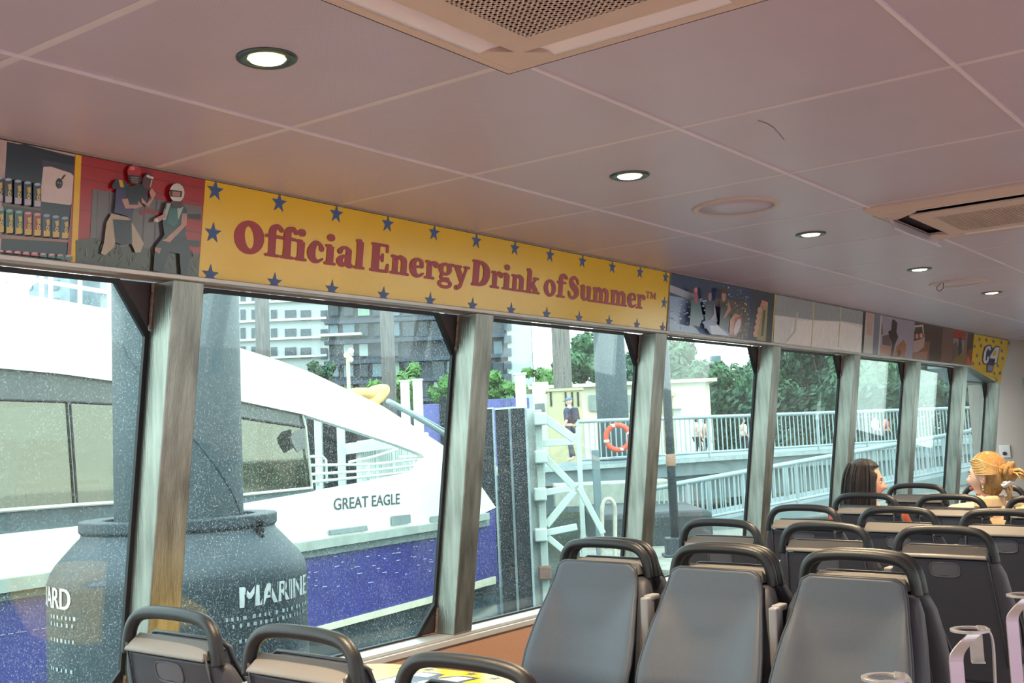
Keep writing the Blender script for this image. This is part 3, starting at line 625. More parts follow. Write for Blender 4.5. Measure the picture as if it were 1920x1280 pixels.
P = Print(ya, yb); P.shape([(980, 315), (1000, 318), (965, 720), (945, 718)], 'd8b02a', f6); P.shape([(1000, 318), (1065, 330), (1050, 480), (990, 470)], '27242e', f6); P.shape([(1065, 335), (1260, 370), (1250, 470), (1065, 430)], 'b03030', f6); P.shape([(1065, 430), (1250, 470), (1230, 620), (1080, 580)], '8f9096', f6)
P.shape([(1090, 520), (1150, 470), (1180, 560), (1120, 700), (1020, 690)], '6a6058', f6); P.shape([(1180, 450), (1210, 430), (1220, 600), (1170, 650)], '2f2a30', f6); P.oval(1050, 690, 30, 20, 'c9a030', f6); P.build(pn)
ya, yb = 9.98, 10.145
pn = panel('photo_panel', ya, yb, flat('3a2a4a'), 'narrow purple and fire-red photo strip beside the yellow corner panel')
P = Print(ya, yb); P.shape([(1255, 370), (1268, 373), (1240, 750), (1222, 748)], 'd8b02a', f6); P.shape([(1250, 580), (1330, 560), (1315, 765), (1230, 760)], '8a2f30', f6); P.shape([(1240, 700), (1280, 620), (1310, 680), (1320, 765), (1230, 760)], 'c9683c', f6); P.build(pn)
# corner panel with the white 04-shaped logo
t = empty('banner', WP(10.8, 1.8), label='yellow corner panel with small stars and a white logo', cat='sign')
q = [wallpt(*a) for a in ((1826, 626), (1820, 689), (1874, 720), (1893, 639))]
for p in q: p.x = WX(p.z)
b = MB(); b.prism([q], WN*.004); b.build('backing', YEL, t)
random.seed(11)
def decal(b, pts, off): b.prism([[(lambda p: V((WX(p.z)+off, p.y, p.z)))(wallpt(1600+x/6, 560+y/6)) for x, y in pts]], WN*.0012)
C4O = [[(1440, 700), (1450, 600), (1470, 540), (1500, 518), (1545, 520), (1555, 560), (1600, 530), (1645, 535), (1625, 650), (1610, 735), (1575, 730), (1570, 700), (1520, 690), (1500, 735), (1460, 740)], [(1495, 690), (1590, 690), (1555, 830), (1490, 825)]]
b = MB()
for c in C4O: decal(b, c, .0045)
b.build('logo_outline', mat('navy_print', '26305a', .35), t)
WHT = mat('white_print', 'e8e4ea', .35)
b = MB()
decal(b, [(1452, 690), (1462, 600), (1482, 550), (1505, 530), (1535, 532), (1540, 580), (1515, 580), (1515, 560), (1500, 565), (1485, 600), (1476, 690), (1490, 700), (1500, 650), (1520, 650), (1510, 700), (1490, 728), (1465, 725)], .0065)
decal(b, [(1590, 545), (1635, 545), (1600, 725), (1578, 720), (1588, 675), (1527, 668), (1532, 640)], .0065)
b.build('logo', WHT, t)
b = MB(); decal(b, [(1575, 585), (1598, 580), (1590, 640), (1556, 640)], .0075); b.build('logo_counter', YEL, t)
b = MB(); decal(b, [(1505, 745), (1562, 755), (1548, 815), (1500, 808)], .0065); b.build('logo_caption', mat('mauve_print', '9a90b0', .35), t)
for x, y in ((1412, 455), (1490, 465), (1570, 478), (1660, 492), (1742, 500), (1358, 535), (1430, 528), (1664, 585), (1385, 640), (1675, 668), (1340, 728), (1412, 728), (1620, 755), (1580, 840), (1645, 835), (1602, 920)):
    b = MB(); pts = []
    for k in range(10):
        a = math.pi/2+math.pi*k/5; r = 24 if k % 2 == 0 else 9; pts.append((x+r*.62*math.cos(a), y-r*math.sin(a)))
    decal(b, pts, .0045); b.build('star', BLUE, t)
# ================================================================== seats
def seat_proto():
    t = empty('bus_seat', (0, 0, 0))
    yr = lambda z: -.028+.23*(.97-z)
    prof = [(.485, .165, .03), (.497, .185, .055), (.53, .205, .085), (.60, .219, .095), (.70, .220, .092), (.80, .211, .084), (.88, .199, .074), (.912, .186, .066), (.924, .180, .058), (.930, .168, .044)]
    rings = []; n = 28
    for z, w, th in prof:
        rg = []
        for k in range(n):
            a = 2*math.pi*k/n; c, s_ = math.cos(a), math.sin(a); e = .42
            rg.append((w*math.copysign(abs(c)**e, c), yr(z)+th/2+th/2*math.copysign(abs(s_)**e, s_), z))
        rings.append(rg)
    b = MB(); b.loft(rings); o = b.build('backrest_shell', SHELL, t, smooth=True, bevel=0)
    # upholstered insert with rounded corners: upright head zone, then a scooped lower zone that leans back
    TH = lambda z: next((prof[i][2]+(prof[i+1][2]-prof[i][2])*(z-prof[i][0])/(prof[i+1][0]-prof[i][0]) for i in range(len(prof)-1) if prof[i][0] <= z <= prof[i+1][0]), .04)
    kz = [.52, .56, .62, .68, .74, .80, .86, .92, .960, .974]; kw = [.175, .192, .204, .206, .199, .188, .174, .163, .153, .130]
    PWZ = lambda z: next((kw[i]+(kw[i+1]-kw[i])*(z-kz[i])/(kz[i+1]-kz[i]) for i in range(9) if kz[i] <= z <= kz[i+1]+1e-9), kw[-1])
    def fy(z, x=0.):
        zu = .770+.17*min(1, abs(x)/.165)**2.2; q = max(0, zu-max(z, .64)); q = q-.012*(1-math.exp(-q/.012))
        return yr(z)+TH(min(z, .88))+.006 - .035*max(0, .80-z) + .24*q
    pz = [.52, .53, .545, .56]+[.58+.02*i for i in range(18)]+[.935, .95, .96, .968, .974]; pz = sorted(set(round(z, 4) for z in pz if z <= .974)); pw = [PWZ(z) for z in pz]
    us = [-1, -.985, -.95, -.85, -.7, -.55, -.4, -.25, -.1, .1, .25, .4, .55, .7, .85, .95, .985, 1]
    b = MB(); vs = []; fs = []; U = len(us)
    for z, w in zip(pz, pw):
        for u in us: vs.append((w*u, fy(z, w*u)-(.010 if abs(u) == 1 else .003 if abs(u) > .97 else 0), z))
    for i in range(len(pz)-1):
        for j in range(U-1): fs.append((i*U+j, i*U+j+1, (i+1)*U+j+1, (i+1)*U+j))
    b.add(vs, fs); pad = b.build('backrest_pad', PAD, t, smooth=True); sm = pad.modifiers.new('solid', 'SOLIDIFY'); sm.thickness = .05; sm.offset = -1
    edge = [(-w, z) for z, w in zip(pz, pw)]+[(w, z) for z, w in reversed(list(zip(pz, pw)))]
    b = MB(); b.tube([(x, fy(z, x)-.008, z) for x, z in edge], .0055, 8, closed=True); b.build('pad_trim', mat('pad_trim', '2c2f38', .4, 0, .05), pad, smooth=True)
    # grab handle
    hp = catmull([(-.174, -.004, .925), (-.168, -.005, .965), (-.155, -.004, 1.0), (-.125, -.002, 1.024), (-.07, 0, 1.033), (0, 0, 1.035), (.07, 0, 1.033), (.125, -.002, 1.024), (.155, -.004, 1.0), (.168, -.005, .965), (.174, -.004, .925)], 6)
    b = MB(); b.tube(hp, [.0165]*len(hp), 14); b.build('grab_handle', HANDLE, t, smooth=True)
    # rear ledge between the handle feet, grip recess and corner creases
    b = MB(); b.hexa([(-.152, -.033, .936), (-.150, -.032, .944), (-.146, .016, .936), (-.146, .010, .977), (.152, -.033, .936), (.150, -.032, .944), (.146, .016, .936), (.146, .010, .977)])
    b.build('top_ledge', mat('seat_ledge_lit', '76706c', .45, 0, .05), t, bevel=.003)  # paler than the shell: downlight glow put into the ledge colour
    z0 = .893
    oval = [(.052*math.copysign(abs(math.cos(a))**.5, math.cos(a)), z0+.026*math.copysign(abs(math.sin(a))**.6, math.sin(a))) for a in [2*math.pi*k/28 for k in range(28)]]
    b = MB(); b.tube([(x, yr(z)-.001, z) for x, z in oval], .0022, 6, closed=True)
    b.prism([[(x*.93, yr(z)-.0005, z0+(z-z0)*.9) for x, z in oval]], (0, .004, 0)); b.build('grip_recess', mat('grip_recess', '5a5b64', .45, 0, .05), o, smooth=False)
    for s_ in (-1, 1):
        b = MB(); b.tube([(s_*.150, yr(.955)-.0015, .955), (s_*.158, yr(.85)-.001, .85), (s_*.172, yr(.7)-.001, .7), (s_*.180, yr(.55)-.001, .55)], .003, 6); b.build('shell_crease', SHELL, o, smooth=True)
    # pan, cushion and pedestal
    b = MB(); b.box((0, .36, .425), (.42, .44, .04)); b.build('seat_pan', SHELL, t, bevel=.018, bseg=3)
    b = MB(); b.box((0, .365, .458), (.39, .41, .03)); b.build('seat_pad', PAD, t, bevel=.013, bseg=3)
    b = MB(); b.box((0, .33, .39), (.10, .34, .035)); b.box((0, .30, .20), (.07, .07, .38)); b.box((0, .30, .012), (.22, .30, .02)); b.build('pedestal', mat('pedestal', '6d6e74', .4, .6, .08), t, bevel=.006)
    b = MB(); b.box((0, .11, .47), (.30, .05, .12)); b.build('back_bracket', SHELL, t, bevel=.008)
    return t
proto = seat_proto()
conn_b = MB(); conn_b.box((.2225, .09, .66), (.028, .05, .44)); conn_b.box((.2225, .06, .875), (.030, .06, .02))
conn = conn_b.build('side_connector', mat('connector', '8b8a8f', .45, 0, .05), proto, bevel=.006)
SX = [-2.14, -1.698, -1.255]
ROWS = {'A': (1.75, 0), 'B': (3.35, math.pi), 'C': (3.41, 0), 'D': (4.25, 0), 'E': (5.12, 0), 'F': (6.05, 0), 'G': (7.02, 0)}
POS = ['window-side', 'middle', 'aisle-side']
RL = {'A': 'dark grey seat back at the bottom left, %s',
      'B': 'slate grey padded seat facing us, %s of three',
      'C': 'dark seat back to back with the facing row, %s',
      'D': 'dark seat back in the first row behind the back-to-back pair, %s',
      'E': 'dark seat back in the second row behind the back-to-back pair, %s',
      'F': 'dark seat back directly behind the two seated women, %s',
      'G': 'far dark seat back ahead of the two women, %s'}
PA = {'A': ['left one before the steel post', 'middle one beside the sill', 'right one before the yellow table'],
      'B': ['window seat', 'middle seat', 'right seat by the cup stand'], 'C': ['window seat', 'middle seat', 'aisle seat'],
      'D': ['window seat', 'middle seat', 'aisle seat'], 'E': ['window seat', 'middle seat', 'aisle seat'],
      'F': ['window seat behind the dark hair', 'middle seat behind the beige shirt', 'aisle seat at the right edge'],
      'G': ['window seat by the dark hair', 'middle seat behind the blonde head', 'aisle seat']}
first = True
for rn, (ry, rz) in ROWS.items():
    for k, x in enumerate(SX):
        if rn == 'G' and k == 2: continue
        xx = [-2.37, -1.916, -1.454][k] if rn == 'A' else x - (.03 if rn == 'F' else .055 if rn == 'G' else 0)
        if first: t = proto; first = False
        else: t = copy_tree(proto)
        t.location = (xx, ry, fz(xx)); t.rotation_euler = (0, .026, rz)
        if rz: t.rotation_euler = (0, -.026, rz)
        t.scale.z = [.972, .966, .950][k] if rn == 'A' else 1
        tag(t, RL[rn] % PA[rn][k], 'seat', 'bus seats with grab handles')
        if (k == 2 and not rz) or (rz and k == 0) or (rn == 'G' and k == 1):
            for c in list(t.children):
                if c.name.startswith('side_connector'): bpy.data.objects.remove(c)

# yellow table between the facing rows
tb = empty('table', (-2.19, 2.28, fz(-2.19)), label='small table with a yellow star-print top between the facing seats, bottom edge', cat='table')
def rrect(cx, cy_, w, h, r, z, n=8):
    o = []
    for qx, qy, a0 in ((1, 1, 0), (-1, 1, 90), (-1, -1, 180), (1, -1, 270)):
        for k in range(n+1):
            a = math.radians(a0+90*k/n); o.append((cx+qx*(w/2-r)+r*math.cos(a), cy_+qy*(h/2-r)+r*math.sin(a), z))
    return o
b = MB(); b.prism([rrect(-2.19, 2.28, .72, .66, .16, .725)], (0, 0, .022)); b.build('table_top', mat('table_edge', '8c8070', .4), tb, bevel=.004)
b = MB(); b.prism([rrect(-2.19, 2.28, .70, .64, .15, .7478)], (0, 0, .0012)); b.build('printed_cover', YEL, tb)
for x, y in ((-2.42, 2.5), (-2.34, 2.56), (-2.25, 2.575), (-2.09, 2.575), (-1.99, 2.555), (-2.45, 2.4), (-1.92, 2.5), (-2.44, 2.2), (-1.93, 2.3), (-1.93, 2.1), (-2.35, 2.05), (-2.1, 2.02)):
    pts = []
    for k in range(10):
        a = math.pi/2+math.pi*k/5; r = .018 if k % 2 == 0 else .007; pts.append((x+r*math.cos(a), y+r*math.sin(a), .7494))
    b = MB(); b.prism([pts], (0, 0, .0006)); b.build('star', BLUE, tb)
b = MB()
for l in ([(-.13, -.10), (-.11, .06), (-.08, .10), (0, .10), (.01, .05), (.06, .10), (.13, .10), (.09, -.10), (.04, -.10), (.035, -.05), (-.01, -.05), (-.03, -.10)],):
    b.prism([[(-2.16+x, 2.44+y, .7494) for x, y in l]], (0, 0, .0006))
b.build('logo_outline', MATS['navy_print'], tb)
b = MB()
b.prism([[(-2.16+x, 2.44+y, .7502) for x, y in [(-.115, -.085), (-.095, .055), (-.075, .085), (-.015, .085), (-.015, .04), (-.06, .04), (-.075, -.045), (-.045, -.045), (-.035, -.02), (-.015, -.02), (-.03, -.085)]]], (0, 0, .0006))
b.prism([[(-2.16+x, 2.44+y, .7502) for x, y in [(.065, .085), (.115, .085), (.08, -.085), (.05, -.085), (.058, -.035), (.0, -.035), (.005, 0)]]], (0, 0, .0006))
b.build('logo', WHT, tb)
b = MB(); b.lathe([(.03, .0), (.03, .72)], (-2.19, 2.28, 0), 20); b.lathe([(.17, 0), (.17, .012), (.05, .03)], (-2.19, 2.28, 0), 28); b.build('pedestal', MATS['pedestal'], tb, smooth=False)

# aluminium cup stands along the aisle
CUPM = mat('cup_stand_alu', 'b9b2b4', .32, .55, .06, 5)
def cup_stand(x, y, z, lab):
    t = empty('cup_holder', (x, y, fz(x)), label=lab, cat='cup holder', group='aluminium cup holders along the aisle')
    n = 36
    o_ = [(x+.044*math.cos(2*math.pi*k/n), y+.044*math.sin(2*math.pi*k/n), z) for k in range(n)]
    i_ = [(x+.032*math.cos(2*math.pi*k/n), y+.032*math.sin(2*math.pi*k/n), z) for k in range(n)]
    b = MB(); b.prism([o_, i_], (0, 0, .006)); b.build('ring', CUPM, t, bevel=.0015)
    def strap(path, wdir, w, nm):
        wd = V(wdir); p = [V(q) for q in path]; b = MB(); vs = []; th = .004
        for i, q in enumerate(p):
            d = (p[min(i+1, len(p)-1)]-p[max(i-1, 0)]).normalized(); nn = d.cross(wd).normalized()
            vs.append([q-wd*w/2-nn*th/2, q+wd*w/2-nn*th/2, q+wd*w/2+nn*th/2, q-wd*w/2+nn*th/2])
        b.loft(vs); return b.build(nm, CUPM, t, bevel=.0008)
    base = fz(x)+.01
    wd = V((.95, .3, 0)).normalized(); pd = V((-.3, .95, 0)).normalized()
    p0 = V((x, y, 0)) - wd*.036 - pd*.03
    strap(catmull([V((p0.x, p0.y, base)), V((p0.x, p0.y, .5)), V((p0.x, p0.y, z-.10)), V((p0.x, p0.y, z-.062)), V((p0.x, p0.y, z-.042))+wd*.006, V((p0.x, p0.y, z-.018))+wd*.026, V((p0.x, p0.y, z-.002))+wd*.045+pd*.01], 4), wd*.9+pd*.43, .034, 'leg')
    p1 = V((x, y, 0)) + wd*.046 + pd*.01
    strap(catmull([V((p1.x, p1.y, base)), V((p1.x, p1.y, .5))-wd*.006, V((p1.x, p1.y, z-.12)), V((p1.x, p1.y, z-.03))+wd*.002, V((p1.x, p1.y, z+.002))-wd*.006, V((p1.x, p1.y, z+.007))-wd*.03], 4), pd, .052, 'leg')
    b = MB(); q = V((x, y, z)) + wd*.012+pd*.012
    b.beam(q+V((0, 0, -.002)), q+V((0, 0, -.072)), .03, .003, up=pd); b.beam(q+V((0, 0, -.071)), q+V((0, 0, -.069))+wd*.001-pd*.03, .03, .003); b.build('cup_rest', CUPM, t, bevel=.0008)
    b = MB(); b.box((x, y, fz(x)+.006), (.16, .12, .008)); b.build('foot_plate', CUPM, t, bevel=.002)
cup_stand(-.756, 2.17, .921, 'aluminium cup holder nearest the camera, cut by the bottom edge')
cup_stand(-.764, 2.79, .915, 'aluminium cup holder beside the right facing seat, fully visible')
cup_stand(-.764, 3.33, .925, 'aluminium cup holder at the right edge, partly cut off')
# purple light strip under the far sill
ls = empty('led_strip', (RX-.01, 1.5, .10), label='purple light strip low along the opposite wall', cat='light strip')
b = MB(); b.box((RX-.01, 1.5, .10), (.02, 6, .02)); b.build('tube', mat('led_tube', '8a5ae0', .4, emit='8a4aff', estr=1), ls)
l = bpy.data.lights.new('led', 'AREA'); l.shape = 'RECTANGLE'; l.size = 6; l.size_y = .04; l.energy = 6; l.color = (.62, .22, 1)
lo = bpy.data.objects.new('led', l); COL.objects.link(lo); lo.parent = ls; lo.location = (-.03, 0, 0); lo.rotation_euler = (0, math.radians(75), 0); lo.rotation_euler = V((-1, 0, .25)).to_track_quat('-Z', 'Y').to_euler()
# switch plate on the bulkhead
sw = wp_ = CAM+ray(1884, 846)*((YF-.01)/ray(1884, 846).y)
t = empty('wall_switch', wp_, label='small pale wall switch on the front bulkhead above the blonde head', cat='switch')
b = MB(); b.box(wp_, (.10, .012, .12)); b.build('plate', ALU, t, bevel=.003)
b = MB(); b.lathe([(.018, 0), (.018, -.012), (.004, -.014)], wp_+V((0, -.006, -.02)), 16, axis='y'); b.build('button', DARK, t)

# ================================================================== people
SKIN = mat('skin', 'd9a48c', .5, 0, .06, 30); SKINP = mat('skin_pale', 'e6b8a4', .5, 0, .05, 30)
LIP = mat('lips', 'b5605c', .45); EYEW = mat('eye_white', 'dcd8d4', .3); IRIS = mat('eye_dark', '2a1f1c', .3)
def skin_mesh(J, E, sub=1):
    me = bpy.data.meshes.new('skin'); o = bpy.data.objects.new('skin', me); COL.objects.link(o)
    names = list(J); me.from_pydata([J[k][0] for k in names], [(names.index(a), names.index(b)) for a, b in E], [])
    md = o.modifiers.new('s', 'SKIN'); md.use_smooth_shade = True
    for i, k in enumerate(names):
        r = J[k][1]; me.skin_vertices[0].data[i].radius = r if isinstance(r, tuple) else (r, r)
        me.skin_vertices[0].data[i].use_root = (i == 0)
    sb = o.modifiers.new('d', 'SUBSURF'); sb.levels = sub
    m2 = bpy.data.meshes.new_from_object(o.evaluated_get(bpy.context.evaluated_depsgraph_get()))
    vs = [v.co.copy() for v in m2.vertices]; fs = [tuple(p.vertices) for p in m2.polygons]
    bpy.data.objects.remove(o); bpy.data.meshes.remove(me); bpy.data.meshes.remove(m2)
    return vs, fs
def frame(fwd, tilt=0.):
    f = V(fwd).normalized(); r = f.cross(V((0, 0, 1))).normalized(); u = r.cross(f)
    return M((r, f, u)).transposed()
def head_geo(b, c, R, s=1., mi=(0, 1, 2, 3)):
    """head with brow, eye sockets, nose, lips, chin and ears; local x right, y forward, z up"""
    n, m = 36, 28; rings = []
    G = lambda x, z, cx, cz_, sx, sz: math.exp(-((x-cx)/sx)**2-((z-cz_)/sz)**2)
    for i in range(1, m):
        t = math.pi*i/m; rg = []
        for k in range(n):
            a = 2*math.pi*k/n
            x, y, z = math.sin(t)*math.cos(a), math.sin(t)*math.sin(a), -math.cos(t)
            X, Y, Z = x*.072, y*.092, z*.112
            if Z < 0:
                q = -Z/.112; X *= 1-.30*q; Y = Y*(1-.10*q)+(.012*q if y > 0 else .025*q)
            if y > 0:
                Y += .028*G(X, Z, 0, -.024, .012, .016)+.014*G(X, Z, 0, .0, .008, .022)
                Y += .006*G(X, Z, 0, .028, .05, .010)
                for sgn in (-1, 1): Y -= .012*G(X, Z, sgn*.031, .008, .016, .012)
                Y += .008*G(X, Z, 0, -.052, .02, .007)+.007*G(X, Z, 0, -.066, .018, .006)-.004*G(X, Z, 0, -.059, .02, .003)
                Y += .008*G(X, Z, 0, -.096, .02, .012)
            rg.append(V(c)+R @ (V((X, Y, Z))*s))
        rings.append(rg)
    b.m = mi[0]; b.loft(rings)
    for sg in (-1, 1):
        b.m = mi[0]; b.ell(V(c)+R @ (V((sg*.072, -.008, -.008))*s), (.010*s, .019*s, .031*s), 12, 8, R @ M.Rotation(sg*.35, 3, 'Z'))
        b.ell(V(c)+R @ (V((sg*.078, -.013, .002))*s), (.007*s, .014*s, .024*s), 12, 8, R @ M.Rotation(sg*.5, 3, 'Z'))
        b.m = mi[2]; b.ell(V(c)+R @ (V((sg*.030, .074, .008))*s), (.0125*s, .0105*s, .008*s), 12, 8, R)
        b.m = mi[3]; b.ell(V(c)+R @ (V((sg*.030, .0795, .008))*s), (.006*s, .006*s, .006*s), 10, 8, R)
        b.beam(V(c)+R @ (V((sg*.016, .087, .027))*s), V(c)+R @ (V((sg*.046, .076, .028))*s), .006*s, .005*s)
        b.m = mi[3]; b.beam(V(c)+R @ (V((sg*.020, .0835, .0150))*s), V(c)+R @ (V((sg*.043, .077, .0155))*s), .004*s, .003*s)
    b.m = mi[1]; b.ell(V(c)+R @ (V((0, .0935, -.060))*s), (.021*s, .007*s, .0085*s), 14, 8, R)
    b.m = mi[0]
HANDS = []
def hand(b, wrist, d, up, s=1.):
    """palm with four bent fingers and a thumb"""
    d = V(d).normalized(); up = V(up); side = d.cross(up).normalized(); up = side.cross(d)
    R = M((side, d, up)).transposed()
    b.ell(V(wrist)+d*.045*s, (.040*s, .052*s, .015*s), 12, 8, R)
    for k, (o_, L) in enumerate(((-.028, .062), (-.010, .072), (.009, .068), (.027, .054))):
        p = V(wrist)+d*.085*s+side*o_*s
        b.tube([p, p+d*L*.5*s+up*-.006*s, p+d*L*.85*s+up*-.024*s, p+d*L*.95*s+up*-.034*s], [.0085*s, .008*s, .007*s, .005*s], 8)
    p = V(wrist)+d*.03*s-side*.034*s; b.tube([p, p+d*.03*s-side*.022*s-up*.005*s, p+d*.058*s-side*.03*s-up*.014*s], [.0105*s, .0095*s, .006*s], 8)
def seated(name, label, hx, hy, hz, look, skin, top_m, legs_m, shw=.17, sc=1., lean=0.):
    """hx,hy,hz: head centre"""
    root = empty(name, (hx, hy+.06, fz(hx)), label=label, cat='person')
    by = hy+.02; z0 = .475+.10+fz(hx)
    nb = hz-.135
    J = {'pelvis': ((hx, by+.02, z0), (.155, .115)), 'waist': ((hx, by, z0+.16), (.125, .095)), 'chest': ((hx, by-.005, nb-.14), (.15, .10)), 'neck0': ((hx, by-.01, nb), (.062, .058)), 'neck1': ((hx, hy, hz-.06), (.050, .050))}
    E = [('pelvis', 'waist'), ('waist', 'chest'), ('chest', 'neck0'), ('neck0', 'neck1')]
    for s_, n_ in ((-1, 'L'), (1, 'R')):
        J['sh'+n_] = ((hx+s_*shw, by-.005, nb-.075), .056); J['el'+n_] = ((hx+s_*(shw+.05), by+.08, nb-.33), .042); J['wr'+n_] = ((hx+s_*.13, by+.30, z0+.075), .028)
        J['kn'+n_] = ((hx+s_*.11, by+.42, z0-.02), .062); J['hp'+n_] = ((hx+s_*.09, by+.10, z0-.02), .085); J['an'+n_] = ((hx+s_*.11, by+.40, .09+fz(hx)), .04); J['to'+n_] = ((hx+s_*.12, by+.54, .045+fz(hx)), .038)
        E += [('chest', 'sh'+n_), ('sh'+n_, 'el'+n_), ('el'+n_, 'wr'+n_), ('pelvis', 'hp'+n_), ('hp'+n_, 'kn'+n_), ('kn'+n_, 'an'+n_), ('an'+n_, 'to'+n_)]
    b = MB(); b.add(*skin_mesh(J, E)); R = frame(look)
    head_geo(b, (hx, hy, hz), R, sc)
    for s_, n_ in ((-1, 'L'), (1, 'R')): hand(b, J['wr'+n_][0], (-s_*.3, .9, -.15), (0, .1, 1))
    b.build('body', [skin, LIP, EYEW, IRIS], root, smooth=True)
    # shirt: the same torso and arms, a little larger, open at the neck and cuffs
    g = .026
    JS = {k: (v[0], (v[1][0]+g, v[1][1]+g) if isinstance(v[1], tuple) else v[1]+g) for k, v in J.items() if k[:2] in ('pe', 'wa', 'ch', 'sh', 'el')}
    JS['neck0'] = ((hx, by-.012, nb+.005), (.082, .078))
    for n_ in 'LR': w0, e0 = V(J['wr'+n_][0]), V(J['el'+n_][0]); JS['cf'+n_] = (tuple(e0+(w0-e0)*.88), .045)
    b = MB(); b.add(*skin_mesh(JS, [e for e in E if e[0] in JS and e[1] in JS]+[('el'+n_, 'cf'+n_) for n_ in 'LR'], 2)); b.build('shirt', top_m, root, smooth=True)
    JT = {k: (v[0], (v[1][0]+.012, v[1][1]+.012) if isinstance(v[1], tuple) else v[1]+.012) for k, v in J.items() if k[:2] in ('pe', 'hp', 'kn', 'an')}
    b = MB(); b.add(*skin_mesh(JT, [e for e in E if e[0] in JT and e[1] in JT])); b.build('trousers', legs_m, root, smooth=True)
    b = MB()
    for n_ in 'LR': a, t_ = V(J['an'+n_][0]), V(J['to'+n_][0]); b.tube([a+V((0, -.05, -.045)), a+V((0, .02, -.035)), t_, t_+V((0, .04, -.01))], [.04, .05, .042, .02], 12)
    b.build('shoes', mat('shoe', '3a3a40', .6), root, smooth=True)
    return root, R
def hair_mat(name, c, dark):
    m = mat(name, c, .38, 0, .3, 6, .6, 30, stretch=(26, 26, 2)); return m
def atY(x, y, Y): d = ray(x, y); return CAM+d*(Y/d.y)
# dark-haired woman, face turned to the right
h1 = atY(1622, 904, 6.24)
look1 = (.80, .50, -.10)
r1, R1 = seated('person', 'woman with long dark hair by the window, face turned right', h1.x, h1.y, h1.z, look1, SKIN, mat('rust_top', '9a4a36', .8, 0, .2, 20), mat('dark_trousers', '2b2d38', .8))
HD = hair_mat('dark_hair', '1f1618', 1)
def hair_cap(root, c, R, s, m, long_, name='hair', front=.40, ztop=.35, z_end=-.26, wob=.006):
    n, mm = 40, 26; rings = []
    for i in range(1, mm):
        t = math.pi*i/mm; rg = []
        for k in range(n):
            a = 2*math.pi*k/n; x, y, z = math.sin(t)*math.cos(a), math.sin(t)*math.sin(a), -math.cos(t)
            X, Y, Z = x*.089, y*.104-.008, z*.126+.006
            w_ = wob*math.sin(9*a+3*z)+wob*.6*math.sin(17*a)
            if z < .15 and long_:
                q = (.15-z)/1.15; Z = .15*.126+.006+(z_end-.025)*q**.8
                rad = 1+.12*math.sin(q*2.6)-.0*q; hyp = max(math.hypot(x, y), .001); X = x/hyp*.090*rad*min(1, (1-q)*6+.25); Y = y/hyp*.100*rad*min(1, (1-q)*6+.25)-.012
            Y += w_*(1 if y < 0 else .5); X += w_*.5
            lim = front-.0*z
            if not long_:
                hd = (y-(-.24+1.65*max(z, -.15)))/.16; hd = max(0, min(1, hd)); hd = hd*hd*(3-2*hd)
                if z < -.55: hd = max(hd, min(1, (-.55-z)/.1))
                X *= .94-.19*hd; Y *= 1-.24*hd; Z *= 1-.10*hd
                rg.append(V(c)+R @ (V((X, Y, Z))*s)); continue
            if y > lim*.8 and z < ztop+.25 and abs(x) < .75:   # keep the face free
                Y = min(Y, .035); X *= .80
                if z < ztop: Y = min(Y, .01); X *= .9
            rg.append(V(c)+R @ (V((X, Y, Z))*s))
        rings.append(rg)
    b = MB(); b.loft(rings); return b.build(name, m, root, smooth=True)
hair_cap(r1, h1, R1, 1.0, HD, True)
# strands along the cheek and back
b = MB()
random.seed(21)
for k in range(26):
    a = random.uniform(math.radians(150), math.radians(390)); p = lambda rr, z: h1+R1 @ V((rr*.094*math.cos(a), rr*.105*math.sin(a)-.012, z))
    b.tube(catmull([p(.75, .10), p(1.0, .03), p(1.06, -.08), p(1.03+.1*random.random(), -.18), p(.98+.2*random.random(), -.30-.04*random.random())], 4), [.007]*17 if False else .0065, 6)
b.build('hair_strands', HD, r1, smooth=True)
# blonde woman, looking away to the left, hair in a claw clip
h2 = atY(1852, 893, 6.24)
look2 = (-.97, .22, -.02)
r2, R2 = seated('person', 'blonde woman in a beige shirt with pinned-up hair, seen from behind', h2.x, h2.y, h2.z, look2, SKINP, mat('beige_shirt', 'dcc29c', .85, 0, .06, 12, .5, 14), mat('blue_trousers', '4a566c', .8), shw=.175)
HB = hair_mat('blonde_hair', 'c09256', 0)
hair_cap(r2, h2, R2, 1.0, HB, False, front=.30, ztop=.25)
b = MB(); bc = h2+R2 @ V((.0, -.115, .012))
for k in range(9):
    a0 = k*.7; pts = []
    for j in range(10):
        a = a0+j*.55; rr = .030+.012*math.sin(j*.9+k); pts.append(bc+R2 @ V((rr*math.cos(a)*1.3+.006*math.sin(k), -.012+.004*j*.6+.010*math.sin(k*2.1), rr*math.sin(a)+.010)))
    b.tube(catmull(pts, 3), .0115, 8)
b.ell(bc, (.050, .040, .046), 16, 10, R2); b.build('hair_bun', HB, r2, smooth=True)
b = MB(); random.seed(9)
for k in range(22):
    p = bc+R2 @ V((random.uniform(-.02, .02), -.03, random.uniform(-.015, .025))); q = R2 @ V((random.uniform(-.04, .03), -random.uniform(.05, .10), random.uniform(-.07, .0)))
    b.tube([p, p+q*.5+V((0, 0, .010)), p+q], [.006, .0045, .001], 6)
for k in range(10):
    p = bc+R2 @ V((random.uniform(-.02, .03), .01, -.035)); b.tube([p, p+V((random.uniform(-.02, .02), 0, -.05)), p+V((random.uniform(-.03, .03), -.01, -random.uniform(.09, .13)))], [.006, .004, .0012], 6)
    z = .085-.0075*k; b.tube(catmull([h2+R2 @ V((-.060, .055-.0018*k, z)), h2+R2 @ V((-.088, .0, z+.006-.001*k)), h2+R2 @ V((-.075, -.062, z*.7)), bc+R2 @ V((-.02, .01, z*.3))], 5), .0045, 6)
b.build('loose_strands', mat('blonde_light', 'd9ab70', .4, 0, .2, 30), r2, smooth=True)
b = MB(); cc = bc+R2 @ V((-.020, .012, -.045))
